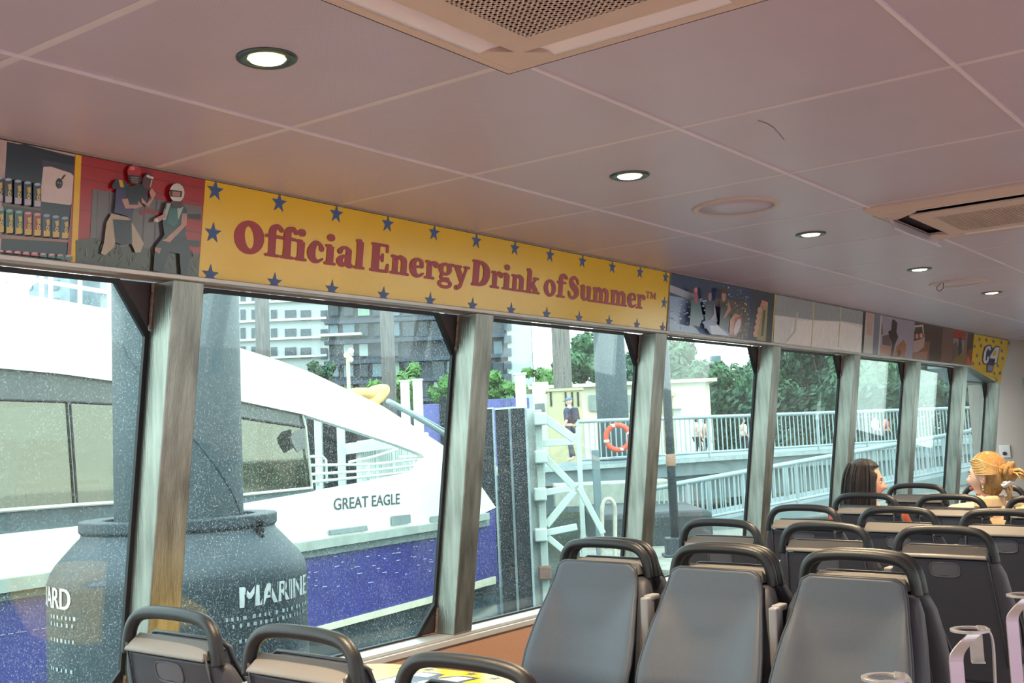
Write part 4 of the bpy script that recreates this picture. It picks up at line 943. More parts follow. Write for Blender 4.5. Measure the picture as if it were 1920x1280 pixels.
for k in range(5): b.tube([cc+R2 @ V((-.016+.008*k, .030, .004)), cc+R2 @ V((-.022+.010*k, .0, -.018)), cc+R2 @ V((-.016+.009*k, -.032, .006))], [.007, .011, .006], 8)
b.ell(cc, (.024, .034, .013), 14, 8, R2); b.build('claw_clip', mat('clip', 'd5d2d6', .25, 0, .03), r2, smooth=True)
b = MB()
for sg in (-1,): b.ell(h2+R2 @ V((sg*.083, -.010, -.052)), (.004, .004, .010), 8, 6); b.ell(h2+R2 @ V((sg*.083, -.010, -.066)), (.005, .005, .005), 8, 6)
b.build('earring', mat('earring', 'd9d2c4', .2, .7), r2, smooth=True)
nk = h2+V((0, -.005, -.135)); b = MB()
b.lathe([(.078, -.015), (.074, .02), (.070, .038), (.064, .036), (.066, .0)], nk, 28, cap=False); b.build('collar', MATS['beige_shirt'], r2, smooth=True)
# bag strap over her right shoulder
b = MB(); s0 = V((h2.x+.125, h2.y+.02, h2.z-.155)); b.tube(catmull([s0+V((.01, .10, -.12)), s0+V((.0, .05, -.015)), s0+V((-.005, -.03, .0)), s0+V((.012, -.09, -.05)), s0+V((.03, -.115, -.16))], 5), .010, 8, flat_=.4)
b.build('bag_strap', mat('strap', '4a3228', .6), r2, smooth=True)
# ================================================================== outside
WATERZ = -1.2
WATER = mat('harbour_water', '2c4046', .12, 0, .25, .6, .5, 1.5)
b = MB(); b.box((-30, 30, WATERZ-.05), (140, 160, .1)); tag(b.build('water', WATER), 'dark green harbour water around the ferry and piles', 'water', kind='stuff')
WHITE = mat('ferry_white', 'e4e4da', .35, 0, .02, 2); HULLB = mat('ferry_blue', '2f2d78', .4, 0, .12, 3, .1, 20)
CREAMP = mat('cream_stripe', 'cfcbb0', .6, 0, .12, 4); RUB = mat('rub_rail', '9aa39a', .6, 0, .15, 3); DKHULL = mat('dark_hull', '26343a', .6, 0, .2)
TEALG = mat('green_white_steel', 'bcc8c2', .5, .1, .10, 2); GREYG = mat('deck_steel', '6f8084', .5, .2, .1, 2); RAILM = mat('galvanised_rail', '9cadb1', .45, .35, .1, 3)
PILEM = mat('steel_pile', '434f55', .6, .1, .16, 1.2, .3, 8); PILED = mat('pile_fender', '323f47', .55, 0, .18, 2, .2, 14)
TIMB = mat('weathered_timber', '625f5e', .9, 0, .3, 3, .7, 20, stretch=(8, 8, .6)); BLKT = mat('black_fender', '12161d', .7, 0, .25, 6, .5, 30); CONC = mat('concrete', '85857a', .9, 0, .2, 2, .4, 14)

# ---- big mooring pile with its fender buoy
D0 = 6.1
pb = at(337, 975, D0); pcx, pcy = pb.x, pb.y
pile = empty('mooring_pile', (pcx, pcy, WATERZ), label='big grey steel mooring pile behind the first steel post', cat='pile')
b = MB(); b.lathe([(.332, WATERZ-1), (.332, 5.2)], (pcx, pcy, 0), 64); b.build('tube', PILEM, pile, smooth=True)
b = MB(); b.tube([V((pcx+.334*math.cos(a), pcy+.334*math.sin(a), 2.0-.42*(a+1.6))) for a in [-1.6+k*.07 for k in range(34)]], .004, 5); b.build('weld_seam', mat('pile_seam', '3a464c', .7), pile)
fd = empty('buoy_fender', (pcx, pcy, WATERZ), label='dark round buoy fender with MARINE lettering around the big pile', cat='fender')
zt_ = 1.10
prof = [(.49, 1.05), (.50, 1.015), (.53, .985), (.575, .935), (.62, .885), (.645, .845), (.657, .81), (.66, .77), (.66, .70), (.66, -.9), (.5, -1.1), (.345, -1.1)]
b = MB(); b.lathe(prof, (pcx, pcy, 0), 72, cap=False); b.build('shell', PILED, fd, smooth=True)
b = MB(); b.lathe([(.39, .98), (.39, zt_), (.508, zt_), (.508, 1.045), (.495, 1.035), (.49, .98)], (pcx, pcy, 0), 72, cap=False); b.build('collar', PILED, fd, bevel=.008)
b = MB(); b.lathe([(.34, .985), (.40, .985), (.40, .975), (.34, .975)], (pcx, pcy, 0), 48, cap=False); b.build('inner_lip', BLACK, fd)
b = MB(); q = at(512, 982, 1); a0 = math.atan2(*( (lambda v: (v.y, v.x))(V((RT.x*.9-FW.x*.5, RT.y*.9-FW.y*.5, 0)))))
for s_ in (-1, 1):
    for zz in (1.06, 1.02, .985): b.ell((pcx+.515*math.cos(a0+.1), pcy+.515*math.sin(a0+.1), zz), (.022, .022, .022), 10, 8)
b.build('shackle', BLACK, fd, smooth=True)
WST = mat('stencil_white', 'dfe4e2', .6, 0, .1, 10)
def wrap_text(txt, ang0, z0, h, name, m, wid=1., cuts=True, bold=.0):
    vs, fs = text_geo(txt, bold); b = MB()
    for q in range(5):
        r = .6622+.00025*q; P = []
        for x, y in vs:
            a = ang0 + x*h*1.38*wid/r+(q-2)*.0042; P.append((pcx+r*math.cos(a), pcy+r*math.sin(a), z0+y*h*1.38))
        b.add(P, fs)
    o = b.build(name, m, fd)
    return o
angc = math.atan2(-pcy, -pcx)     # faces the camera
def ang_of(px):                    # where on the drum a sight line lands
    d = ray(px, 1150); d.z = 0; d.normalize(); c = V((pcx, pcy, 0)); t_ = c.dot(d); h2_ = .66**2-(c-d*t_).length**2
    p = d*(t_-math.sqrt(max(0, h2_)))-c; return math.atan2(p.y, p.x)
aM = ang_of(447); wrap_text('MARINE', aM, .668, .105, 'lettering', WST, wid=1.12)
aD = ang_of(139); wrap_text('GUARD', aD-.105*1.38*1.0/.6625*3.62, .70, .105, 'lettering', WST)
# stencil bridges and small print lines
b = MB(); r = .6634
for k in range(13):
    a = aM+.045+k*.078
    b.add([(pcx+r*math.cos(a+i*.012+j*.02), pcy+r*math.sin(a+i*.012+j*.02),   .66+.12*j) for j in (0, 1) for i in (0, 1)], [(0, 1, 3, 2)])
b.build('stencil_gap', PILED, fd); r = .6634
b = MB(); random.seed(4)
for row, (z, L) in enumerate(((.61, .85), (.575, .8), (.50, .5), (.36, .55))):
    a = aM-.1+row*.05
    while a < aM+L:
        w_ = random.uniform(.012, .03); h_ = .018
        b.add([(pcx+r*math.cos(x), pcy+r*math.sin(x), z+zz) for x, zz in ((a, 0), (a+w_, 0), (a+w_, h_), (a, h_))], [(0, 1, 2, 3)]); a += w_+random.uniform(.02, .06)
    a = aD-.35
    while a < aD:
        w_ = random.uniform(.012, .03)
        b.add([(pcx+r*math.cos(x), pcy+r*math.sin(x), z+.04+zz) for x, zz in ((a, 0), (a+w_, 0), (a+w_, .018), (a, .018))], [(0, 1, 2, 3)]); a += w_+random.uniform(.02, .05)
b.build('small_print', mat('faded_print', 'a9b6b8', .7, 0, .2), fd)

# ---- the neighbouring ferry
TH = math.radians(17); FN = V((math.cos(TH), math.sin(TH), 0)); FU = V((-math.sin(TH), math.cos(TH), 0)); FQ = at(700, 940, 16)
def FS(x, y, off=0.):
    d = ray(x, y); s_ = ((FQ-FN*off-CAM).dot(FN))/d.dot(FN); return CAM+d*s_
def fu(u, z, off=0.): return FQ+FU*u+V((0, 0, z-FQ.z))-FN*off
ferry = empty('ferry', (FQ.x, FQ.y, WATERZ), label='white and blue ferry with a sweeping white roof line alongside', cat='ferry')
top = [(-420, 500), (-200, 518), (0, 545), (110, 562), (220, 582), (340, 613), (450, 652), (519, 674), (586, 699), (652, 730), (716, 760), (772, 796), (830, 834), (872, 874), (905, 915), (930, 951)]
bot = [(907, 962), (819, 981), (700, 1000), (569, 1016), (300, 1058), (109, 1075), (0, 1091), (-200, 1120), (-420, 1150)]
hole = [(-400, 668), (-200, 676), (0, 690), (110, 700), (220, 715), (340, 733), (453, 752), (567, 776), (652, 803), (745, 834), (790, 851), (796, 857), (790, 870), (780, 884), (690, 903), (590, 921), (456, 944), (300, 967), (169, 984), (0, 1002), (-200, 1022), (-400, 1045)]
b = MB(); b.prism([[FS(*p) for p in top+bot], [FS(*p) for p in hole]], -FN*.10); b.build('side', WHITE, ferry)
b = MB(); b.prism([[FS(x, y, .02) for x, y in [(-420, 1152), (-200, 1122), (0, 1093), (109, 1077), (300, 1060), (569, 1018), (819, 983), (907, 964), (928, 953), (934, 1090), (905, 1096), (809, 1128), (569, 1192), (300, 1268), (0, 1350), (-420, 1500)]]], -FN*.4); b.build('hull', HULLB, ferry)
b = MB()
for (x0, y0, x1, y1) in ((-420, 1160, 0, 1098), (0, 1098, 109, 1082), (109, 1082, 569, 1024), (569, 1024, 819, 986), (819, 986, 912, 967)): b.beam(FS(x0, y0, -.05), FS(x1, y1, -.05), .12, .11)
b.build('rub_rail', RUB, ferry)
b = MB()
for (x0, y0, x1, y1) in ((-420, 1178, 109, 1096), (109, 1096, 569, 1037), (569, 1037, 819, 999), (819, 999, 915, 978)): b.beam(FS(x0, y0, -.01), FS(x1, y1, -.01), .06, .12)
b.build('rub_rail', mat('rub_dark', '6d7a78', .7, 0, .2), ferry)
b = MB(); b.prism([[FS(x, y, -.01) for x, y in [(0, 1350), (300, 1268), (569, 1182), (809, 1118), (905, 1087), (930, 1080), (930, 1094), (905, 1100), (809, 1130), (569, 1194), (300, 1282), (0, 1366)]]], -FN*.05); b.build('boot_stripe', CREAMP, ferry)
b = MB(); b.prism([[FS(x, y, .15) for x, y in [(-420, 1500), (0, 1345), (300, 1260), (569, 1188), (809, 1120), (930, 1088)]]+[V((FS(930, 1088, .15).x, FS(930, 1088, .15).y, WATERZ-.5)), V((FS(-420, 1500, .15).x, FS(-420, 1500, .15).y, WATERZ-.5))]], -FN*.4); b.build('underbody', DKHULL, ferry)
# cabin glass with its dark top band and sill band
GL1 = mat('ferry_glass', 'a9aaa0', .08, .55, .1, 1.0); 
def tint_glass():
    m = bpy.data.materials.new('ferry_window'); m.use_nodes = True; n, l = m.node_tree.nodes, m.node_tree.links; n.clear()
    out = n.new('ShaderNodeOutputMaterial'); tr = n.new('ShaderNodeBsdfTransparent'); tr.inputs[0].default_value = (.36, .40, .38, 1)
    g = n.new('ShaderNodeBsdfGlossy'); g.inputs['Roughness'].default_value = .03; g.inputs[0].default_value = (.42, .40, .33, 1)
    mx = n.new('ShaderNodeMixShader'); mx.inputs[0].default_value = .33; l.new(tr.outputs[0], mx.inputs[1]); l.new(g.outputs[0], mx.inputs[2]); l.new(mx.outputs[0], out.inputs[0]); return m
FGL = tint_glass(); BAND = mat('dark_window_band', '4f5453', .35, .2, .08, 3)
for k, poly in enumerate(([(-400, 745), (0, 748), (131, 752), (145, 948), (0, 960), (-400, 1000)], [(131, 752), (310, 765), (456, 782), (574, 800), (585, 915), (456, 928), (300, 940), (145, 948)])):
    b = MB(); b.prism([[FS(x, y, .06) for x, y in poly]], -FN*.012); b.build('cabin_window', FGL, ferry)
b = MB(); b.prism([[FS(x, y, .05) for x, y in [(-400, 660), (0, 684), (220, 709), (453, 746), (572, 772), (575, 803), (456, 784), (310, 767), (131, 753), (0, 749), (-400, 744)]]], -FN*.02); b.build('window_band', BAND, ferry)
b = MB(); b.prism([[FS(x, y, .05) for x, y in [(-400, 1000), (0, 961), (145, 949), (300, 942), (456, 930), (588, 914), (592, 924), (456, 950), (300, 972), (169, 990), (0, 1008), (-400, 1050)]]], -FN*.02); b.build('window_band', mat('sill_band', '48565a', .6, 0, .15, 4), ferry)
b = MB(); b.tube([FS(x, y, .03) for x, y in [(-400, 999), (0, 957), (145, 946), (225, 941), (456, 927), (585, 914), (573, 800), (567, 776)]], .018, 6); b.build('window_frame', mat('pale_frame', 'd0d2c4', .5), ferry)
b = MB(); b.tube([FS(131, 752, .04), FS(145, 948, .04)], .012, 6); b.tube([FS(x, y, .035) for x, y in ((-400, 744), (0, 749), (131, 753), (225, 758))], .010, 6); b.tube([FS(456, 783, .035), FS(574, 801, .035)], .012, 6); b.build('window_joint', DARK, ferry)
# inside: deck, far side, seats, roof
zt0 = FS(0, 545).z; d0 = FS(0, 1002).z
uL = (FS(-420, 800)-FQ).dot(FU); uW = (FS(580, 850)-FQ).dot(FU); uE = (FS(796, 857)-FQ).dot(FU)
b = MB(); b.hexa([fu(uL, .72, 5.0), fu(uL, .78, 5.0), fu(uW, .72, 5.0), fu(uW, .78, 5.0), fu(uL, .72, .12), fu(uL, .78, .12), fu(uW, .72, .12), fu(uW, .78, .12)]); b.hexa([fu(uW, .45, 4.5), fu(uW, .5, 4.5), fu(uE+2, .3, 3.0), fu(uE+2, .35, 3.0), fu(uW, .45, .12), fu(uW, .5, .12), fu(uE+2, .3, .12), fu(uE+2, .35, .12)]); b.build('deck', mat('ferry_deck', '6a7678', .7), ferry)
rf = [fu((FS(x, y)-FQ).dot(FU), FS(x, y).z-.06, .1) for x, y in top[:8]]
lo_ = [fu((FS(x, y)-FQ).dot(FU), FS(x, y).z+.10, .1) for x, y in hole[:7]]
b = MB(); vs = []
for p in rf: vs.append(p); vs.append(p-FN*5)
b.add(vs, [(2*i, 2*i+1, 2*i+3, 2*i+2) for i in range(len(rf)-1)])
vs = []
for p in lo_: vs.append(p); vs.append(p-FN*5)
b.add(vs, [(2*i, 2*i+1, 2*i+3, 2*i+2) for i in range(len(lo_)-1)]); b.build('roof', WHITE, ferry)
b = MB(); b.hexa([fu(uW-.1, .5, 4.9), fu(uW-.1, 1.75, 4.9), fu(uW, .5, 4.9), fu(uW, 1.75, 4.9), fu(uW-.1, .5, 3.6), fu(uW-.1, 1.75, 3.6), fu(uW, .5, 3.6), fu(uW, 1.75, 3.6)]); b.hexa([fu(uL, .7, 5.1), fu(uL, 1.35, 5.1), fu(uW, .7, 5.1), fu(uW, 1.15, 5.1), fu(uL, .7, 5.0), fu(uL, 1.35, 5.0), fu(uW, .7, 5.0), fu(uW, 1.15, 5.0)]); b.build('far_bulwark', mat('far_side', '566266', .7), ferry)
b = MB()
for pts in ([(700, 762), (708, 757), (716, 764), (760, 790), (830, 832)], ): b.tube([FS(x, y-4, .25) for x, y in [(728, 756), (742, 764), (772, 780), (835, 818)]], .045, 8); b.tube([FS(x, y, .25) for x, y in [(735, 752), (770, 770), (835, 806)]], .02, 8)
b.build('bow_rail', RAILM, ferry, smooth=True)
# rails seen through the open side
b = MB(); rl = 1.3
for pts in ([(578, 856), (604, 855), (611, 862), (613, 905)], [(580, 872), (700, 870), (790, 860)], [(582, 889), (690, 882), (785, 872)], [(584, 903), (690, 893), (770, 884)], [(655, 866), (700, 856), (745, 842)], [(750, 856), (790, 856)]):
    b.tube([FS(x, y, rl) for x, y in pts], .022, 8)
for x, y0, y1 in ((596, 856, 910), (690, 870, 900), (776, 862, 885)): b.tube([FS(x, y0, rl), FS(x, y1, rl)], .022, 8)
b.build('deck_rail', mat('white_rail', 'dfe3dc', .4, .1, .05), ferry, smooth=True)
# black pennant flag hanging at the cabin corner
b = MB(); b.prism([[FS(x, y, -.02) for x, y in [(567, 803), (571, 838), (556, 848), (546, 832), (543, 820), (552, 808)]]], FN*.02); b.build('corner_pad', mat('corner_pad', '6a6a68', .6), ferry)
# hull lettering and fittings
vs, fs = text_geo('GREAT EAGLE', .012)
wT = max(v[0] for v in vs); hT = max(v[1] for v in vs)
pA, pB = FS(625, 956, -.006), FS(750, 944, -.006); pH = FS(625, 934, -.006)
b = MB(); b.add([pA+(pB-pA)*(x/wT)+(pH-pA)*(y/hT) for x, y in vs], fs); b.build('lettering', mat('dark_letters', '3c4a4c', .5), ferry)
b = MB()
for quad in ([(615, 993), (686, 984), (689, 994), (618, 1003)], [(733, 967), (768, 964), (769, 980), (734, 985)], [(806, 968), (835, 965), (835, 974), (807, 978)]): b.prism([[FS(x, y, -.02) for x, y in quad]], FN*.02)
b.build('fairlead', mat('fairlead', '8d999a', .5, .4, .1), ferry, bevel=.01)
# scuffs along the blue hull
b = MB(); random.seed(31)
for k in range(70):
    t_ = random.random(); x = random.choice((random.uniform(0, 108), random.uniform(570, 820))); y = (1100+random.uniform(10, 25) if random.random() < .4 else 1190) if x < 120 else 1050+random.uniform(-5, 60); L = random.uniform(2, 10)
    y -= .16*(x-590)*(x > 500) + (.16*x if x < 120 else 0)
    b.prism([[FS(x, y, .012), FS(x+L, y-L*.16, .012), FS(x+L, y-L*.16+1.2, .012), FS(x, y+1.5, .012)]], FN*.003)
b.build('scuff_marks', mat('scuff', 'a9aac9', .8), ferry)
# rooftop rail with gear, at the left
rr = empty('roof_rail', FS(110, 562, .6), label='white pipe railing on the ferry roof at the upper left', cat='railing')
b = MB(); zz = lambda x: 562+.17*(x-110)
for dy in (-52, -30): b.tube([FS(x, zz(x)+dy, .6) for x in (-300, -100, 0, 110, 218)], .022, 8)
for x in (8, 78, 95, 150, 205): b.tube([FS(x, zz(x)-52, .6), FS(x, zz(x)+6, .6)], .022, 8)
b.build('pipe', mat('white_rail', 'dfe3dc', .4), rr, smooth=True)
lr = empty('life_ring', FS(20, 512, .55), label='white ring buoy hanging on the ferry roof railing', cat='life ring')
b = MB(); c = FS(24, 503, .5); b.tube([c+FU*(.22*math.cos(a))+V((0, 0, .22*math.sin(a))) for a in [2*math.pi*k/24 for k in range(24)]], .045, 10, closed=True); b.build('ring', WHITE, lr, smooth=True)
bx = empty('box', FS(28, 540, .5), label='small pink-fronted white box on the ferry roof railing', cat='box')
b = MB(); b.box(FS(27, 518, .5), (.18, .34, .14)); b.build('lid', WHITE, bx, bevel=.02); b = MB(); b.box(FS(27, 536, .5), (.14, .22, .19)); b.build('body', mat('pink_box', 'e2a0ac', .5), bx, bevel=.015)
# orange life raft cover on the roof shoulder
lf = empty('raft_cover', FS(690, 752, .9), label='small orange tarpaulin bundle on the ferry roof edge', cat='cover')
b = MB(); b.ell(FS(692, 748, .9), (.28, .45, .14), 16, 10, M.Rotation(.5, 3, 'X')); b.ell(FS(676, 738, .9), (.2, .3, .10), 14, 8); b.build('tarpaulin', mat('orange_tarp', 'd9b070', .8, 0, .2, 6, .5, 12), lf, smooth=True)
# chairs inside the ferry cabin
for x, y in ((15, 925), (62, 925), (100, 930)):
    p = FS(x, y, 1.2); t = empty('deck_chair', (p.x, p.y, .78), label='dark slatted chair inside the ferry cabin, lower left window', cat='chair', group='chairs in the ferry cabin')
    b = MB()
    q = V((p.x, p.y, .78))
    for s_ in (-.22, .22): b.tube([q+FU*s_+V((0, 0, 0)), q+FU*s_+V((0, 0, .45)), q+FU*(s_*.95)-FN*.12+V((0, 0, .88))], .018, 8)
    b.tube([q-FU*.21-FN*.12+V((0, 0, .88)), q+FU*.21-FN*.12+V((0, 0, .88))], .018, 8); b.build('frame', BLACK, t)
    b = MB()
    for k in range(4): b.beam(q-FU*.2-FN*(.02+.025*k)+V((0, 0, .52+.09*k)), q+FU*.2-FN*(.02+.025*k)+V((0, 0, .52+.09*k)), .02, .035)
    b.build('backrest', BLACK, t); b = MB(); b.box(q+FN*.18+V((0, 0, .44)), (.42, .44, .04), M.Rotation(TH, 3, 'Z')); b.build('seat', BLACK, t)

# ---- black timber fender piles beside the gangway frame
fp = []
for k, (x0, x1, yt, D, lab) in enumerate(((884, 926, 768, 21.6, 'left'), (928, 957, 768, 18.0, 'middle'), (957, 987, 766, 17.8, 'right'))):
    p0 = at(x0, yt, D); p1 = at(x1, yt, D); w_ = (p1-p0).length; c = (p0+p1)/2
    t = empty('fender_pile', (c.x, c.y, WATERZ), label=lab+'most of the three black fender piles right of the ferry bow' if lab != 'middle' else 'middle one of the three black fender piles right of the ferry bow', cat='pile', group='black fender piles')
    R = M.Rotation(YAW, 3, 'Z'); b = MB(); b.box((c.x, c.y, (c.z+WATERZ-.4)/2), (w_*.96, .35, c.z-WATERZ+.4), R); b.build('plank', BLKT, t, bevel=.02)
    b = MB(); q = c+R @ V((w_/2-.015, -.19, 0)); b.box((q.x, q.y, (c.z+WATERZ)/2), (.035, .03, c.z-WATERZ), R); b.build('edge_strip', mat('worn_edge', '8a979a', .6), t)
    b = MB(); b.box((c.x, c.y, c.z+.015), (w_*1.0, .38, .03), R); b.build('cap', TEALG, t)
# ---- pale steel gangway frame
D1 = 18.3
gf = empty('gangway_frame', (lambda p: (p.x, p.y, WATERZ))(at(1000, 900, D1)), label='pale green steel frame with diagonal braces beside the black piles', cat='frame')
RY = M.Rotation(YAW, 3, 'Z')
def bar(nm, a, b_, wpx, D=D1, D2=None, par=None, m=TEALG):
    p, q = at(*a, D), at(*b_, D2 or D); w_ = wpx*D/FPX; mb = MB(); mb.beam(p, q, w_, w_*.9, up=(FW.x, FW.y, 0)); return mb.build(nm, m, par or gf, bevel=.01)
def post_px(nm, x0, x1, yt, D, par, m=TEALG, zb=WATERZ, dep=None):
    p0, p1 = at(x0, yt, D), at(x1, yt, D); w_ = (p1-p0).length; c = (p0+p1)/2; mb = MB(); mb.box((c.x, c.y, (c.z+zb)/2), (w_, dep or w_, c.z-zb), RY); return mb.build(nm, m, par, bevel=.01)
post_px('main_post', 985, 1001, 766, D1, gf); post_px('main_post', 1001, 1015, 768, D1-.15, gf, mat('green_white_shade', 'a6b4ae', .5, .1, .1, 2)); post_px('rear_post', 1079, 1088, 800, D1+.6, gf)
for a, b_, w_ in (((1018, 781), (1077, 823), 15), ((1016, 831), (1080, 827), 13), ((1022, 857), (1078, 914), 13), ((1015, 924), (1078, 914), 12), ((1077, 920), (1024, 985), 13), ((1086, 914), (1131, 1000), 11), ((1016, 1000), (1082, 987), 12), ((1026, 1006), (1074, 1046), 11), ((1016, 850), (1016, 1150), 12)): bar('brace', a, b_, w_)
for x, y in ((1012, 785), (1014, 856), (1013, 926), (1014, 1002), (1022, 1073)):
    p = at(x, y, D1-.25); mb = MB(); mb.box(p, (.20, .22, .20), RY); mb.build('joint_block', TEALG if y < 1050 else mat('rusty_block', '7a5a4e', .8, 0, .3), gf, bevel=.02)
post_px('guide_post', 1109, 1123, 843, 19.5, gf, GREYG)
hr = empty('hoop_rail', (lambda p: (p.x, p.y, -.6))(at(1140, 1000, 18.6)), label='rusty white hoop-shaped hand rail on the dock edge', cat='railing')
b = MB(); b.tube(catmull([at(1129, 1080, 18.6), at(1129, 1000, 18.6), at(1129, 955, 18.6), at(1133, 940, 18.6), at(1141, 935, 18.6), at(1149, 940, 18.6), at(1153, 955, 18.6), at(1153, 1000, 18.6), at(1153, 1080, 18.6)], 5), .035, 8); b.build('hoop', mat('rusty_white', 'b9b6a6', .6, .1, .25, 5), hr, smooth=True)
# ---- floating concrete dock
DZ = -.58
b = MB(); pd = [at(1085, 1015, 18.8), at(1250, 1030, 17.5), at(1800, 960, 22), at(2100, 930, 40), at(1085, 900, 34)]
b.prism([[V((p.x, p.y, DZ)) for p in pd]], (0, 0, -.75)); tag(b.build('floating_dock', CONC), 'pale concrete floating dock under the black lamp post', 'dock')
# ---- raised walkway with railing
def fence(name, label, A, B, D_A, D_B, hpx_ignored, h, n, post_every, m=RAILM, rail_r=.05, bal_r=.018, deck=None):
    pa, pb_ = at(*A, D_A), at(*B, D_B); t = empty(name, ((pa.x+pb_.x)/2, (pa.y+pb_.y)/2, min(pa.z, pb_.z)-h), label=label, cat='railing')
    b = MB(); b.tube([pa, pb_], rail_r, 10); b.build('top_rail', m, t, smooth=True)
    b = MB(); b.tube([pa-V((0, 0, h*.88)), pb_-V((0, 0, h*.88))], rail_r*.7, 8); b.build('bottom_rail', m, t, smooth=True)
    bb = MB()
    for k in range(n+1):
        p = pa+(pb_-pa)*(k/n)
        if k % post_every == 0:
            q = MB(); q.beam(p, p-V((0, 0, h)), .09, .06); q.build('post', m, t)
        else: bb.tube([p, p-V((0, 0, h*.88))], bal_r, 5)
    bb.build('balusters', m, t)
    return t, pa, pb_
t, pa, pb_ = fence('walkway_railing', 'long level grey railing of the raised walkway in front of the trees', (1084, 790), (1990, 758), 28, 41, 0, 1.07, 130, 13)
lv = (pb_-pa).normalized(); bk = V((0, 0, 1)).cross(lv)
if bk.dot(FW) < 0: bk = -bk
pa2 = at(985, 793, 27)
b = MB(); q0, q1 = pa-V((0, 0, 1.07))-lv*4, pb_-V((0, 0, 1.07))
b.hexa([q0+V((0, 0, -.45)), q0, q0+bk*4+V((0, 0, -.45)), q0+bk*4, q1+V((0, 0, -.45)), q1, q1+bk*4+V((0, 0, -.45)), q1+bk*4]); 
wk = tag(b.build('walkway', GREYG), 'raised grey steel walkway beneath the level railing', 'walkway')
b = MB(); b.beam(q0+V((0, 0, -.06))-bk*.1, q1+V((0, 0, -.06))-bk*.1, .16, .10); b.build('edge_beam', mat('pale_edge', '93a2a2', .5), wk)
b = MB(); b.hexa([q0+V((0, 0, -1.15))+bk*.4, q0+V((0, 0, -.45))+bk*.4, q0+bk*3+V((0, 0, -1.15)), q0+bk*3+V((0, 0, -.45)), q1+V((0, 0, -1.15))+bk*.4, q1+V((0, 0, -.45))+bk*.4, q1+bk*3+V((0, 0, -1.15)), q1+bk*3+V((0, 0, -.45))]); b.build('girder', mat('girder', '5f6d70', .6, .1, .15, 1), wk)
for f_ in (.22, .42, .62, .82):
    p = q0+(q1-q0)*f_+bk*1.5; b = MB(); b.box((p.x, p.y, (p.z-.5+WATERZ)/2), (.4, .4, p.z-.5-WATERZ)); b.build('support', mat('dark_support', '3c484c', .7), wk)
# sloping gangway ramp with railing, in front
t, ra, rb = fence('ramp_railing', 'sloping grey railing of the gangway ramp rising to the right', (1180, 924), (1860, 800), 24, 27, 0, .92, 84, 12)
b = MB(); ql, qr = ra-V((0, 0, .92)), rb-V((0, 0, .92)); b.hexa([ql+V((0, 0, -.28)), ql, ql+bk*1.6+V((0, 0, -.28)), ql+bk*1.6, qr+V((0, 0, -.28)), qr, qr+bk*1.6+V((0, 0, -.28)), qr+bk*1.6]); tag(b.build('ramp', GREYG), 'grey gangway ramp deck under the sloping railing', 'ramp')
t, _, _ = fence('ramp_railing', 'second sloping railing on the far side of the ramp', (1180, 922), (1860, 800), 25.8, 28.8, 0, .92, 60, 12, bal_r=.014)
# lower fill: floating barge and clutter under the walkway
b = MB(); c = at(1200, 960, 24); b.box((c.x, c.y, -.4), (2.2, 5, .9), RY); tag(b.build('barge', mat('black_barge', '2a3336', .6, 0, .3), bevel=.1), 'low black barge under the walkway behind the pale frame', 'barge')
b = MB(); c = at(1145, 905, 26); b.box((c.x, c.y, .25), (2.6, 1.5, .5), RY); tag(b.build('shed', mat('pale_shed', '959c90', .7), bevel=.03), 'low pale hut beneath the walkway', 'hut')
# lamp post
p = at(1265, 992, 19.5); lp = empty('lamp_post', (p.x, p.y, DZ), label='black lamp post with square base and rusty band on the dock', cat='lamp post')
tp = at(1254, 600, 19.5)
b = MB(); b.tube([(p.x, p.y, DZ+.1), (p.x, p.y, tp.z+1)], .075, 14); b.build('pole', mat('black_pole', '333a40', .5, .2), lp, smooth=True)
b = MB(); b.box((p.x, p.y, DZ+.16), (.34, .34, .32), RY); b.box((p.x, p.y, DZ+.02), (.44, .44, .06), RY); b.build('base', MATS['black_pole'], lp, bevel=.02)
b = MB(); zc = at(1262, 862, 19.5).z; b.lathe([(.078, -.10), (.085, -.09), (.085, .09), (.078, .10)], (p.x, p.y, zc), 16); b.build('band', mat('rust_band', 'a07860', .7), lp, smooth=True)
# orange life ring on the walkway rail
pq = pa+(pb_-pa)*0
for i_ in range(400):
    q_ = pa+(pb_-pa)*(i_/1000); d_ = q_-CAM; xx_ = 960+FPX*d_.dot(RT)/d_.dot(FW)
    if xx_ >= 1142: break
c = V((q_.x, q_.y, at(1155, 820, 28.5).z))-bk*.30; lr = empty('life_ring', c-V((0, 0, .37)), label='orange ring buoy hanging on the walkway railing', cat='life ring')
b = MB(); b.tube([c+(lv*.72-bk*.69)*(.30*math.cos(a))+V((0, 0, .31*math.sin(a))) for a in [2*math.pi*k/28 for k in range(28)]], .065, 10, closed=True); b.build('ring', mat('orange_ring', 'd9583c', .5, 0, .08), lr, smooth=True)
b = MB()
for a in (.3, 1.9, 3.4, 5.0): q = c+(lv*.72-bk*.69)*(.30*math.cos(a))+V((0, 0, .31*math.sin(a))); b.tube([q-V((0, 0, .035)), q+V((0, 0, .035))], .072, 10)
b.build('band', mat('ring_white', 'e0ddd4', .5), lr, smooth=True)

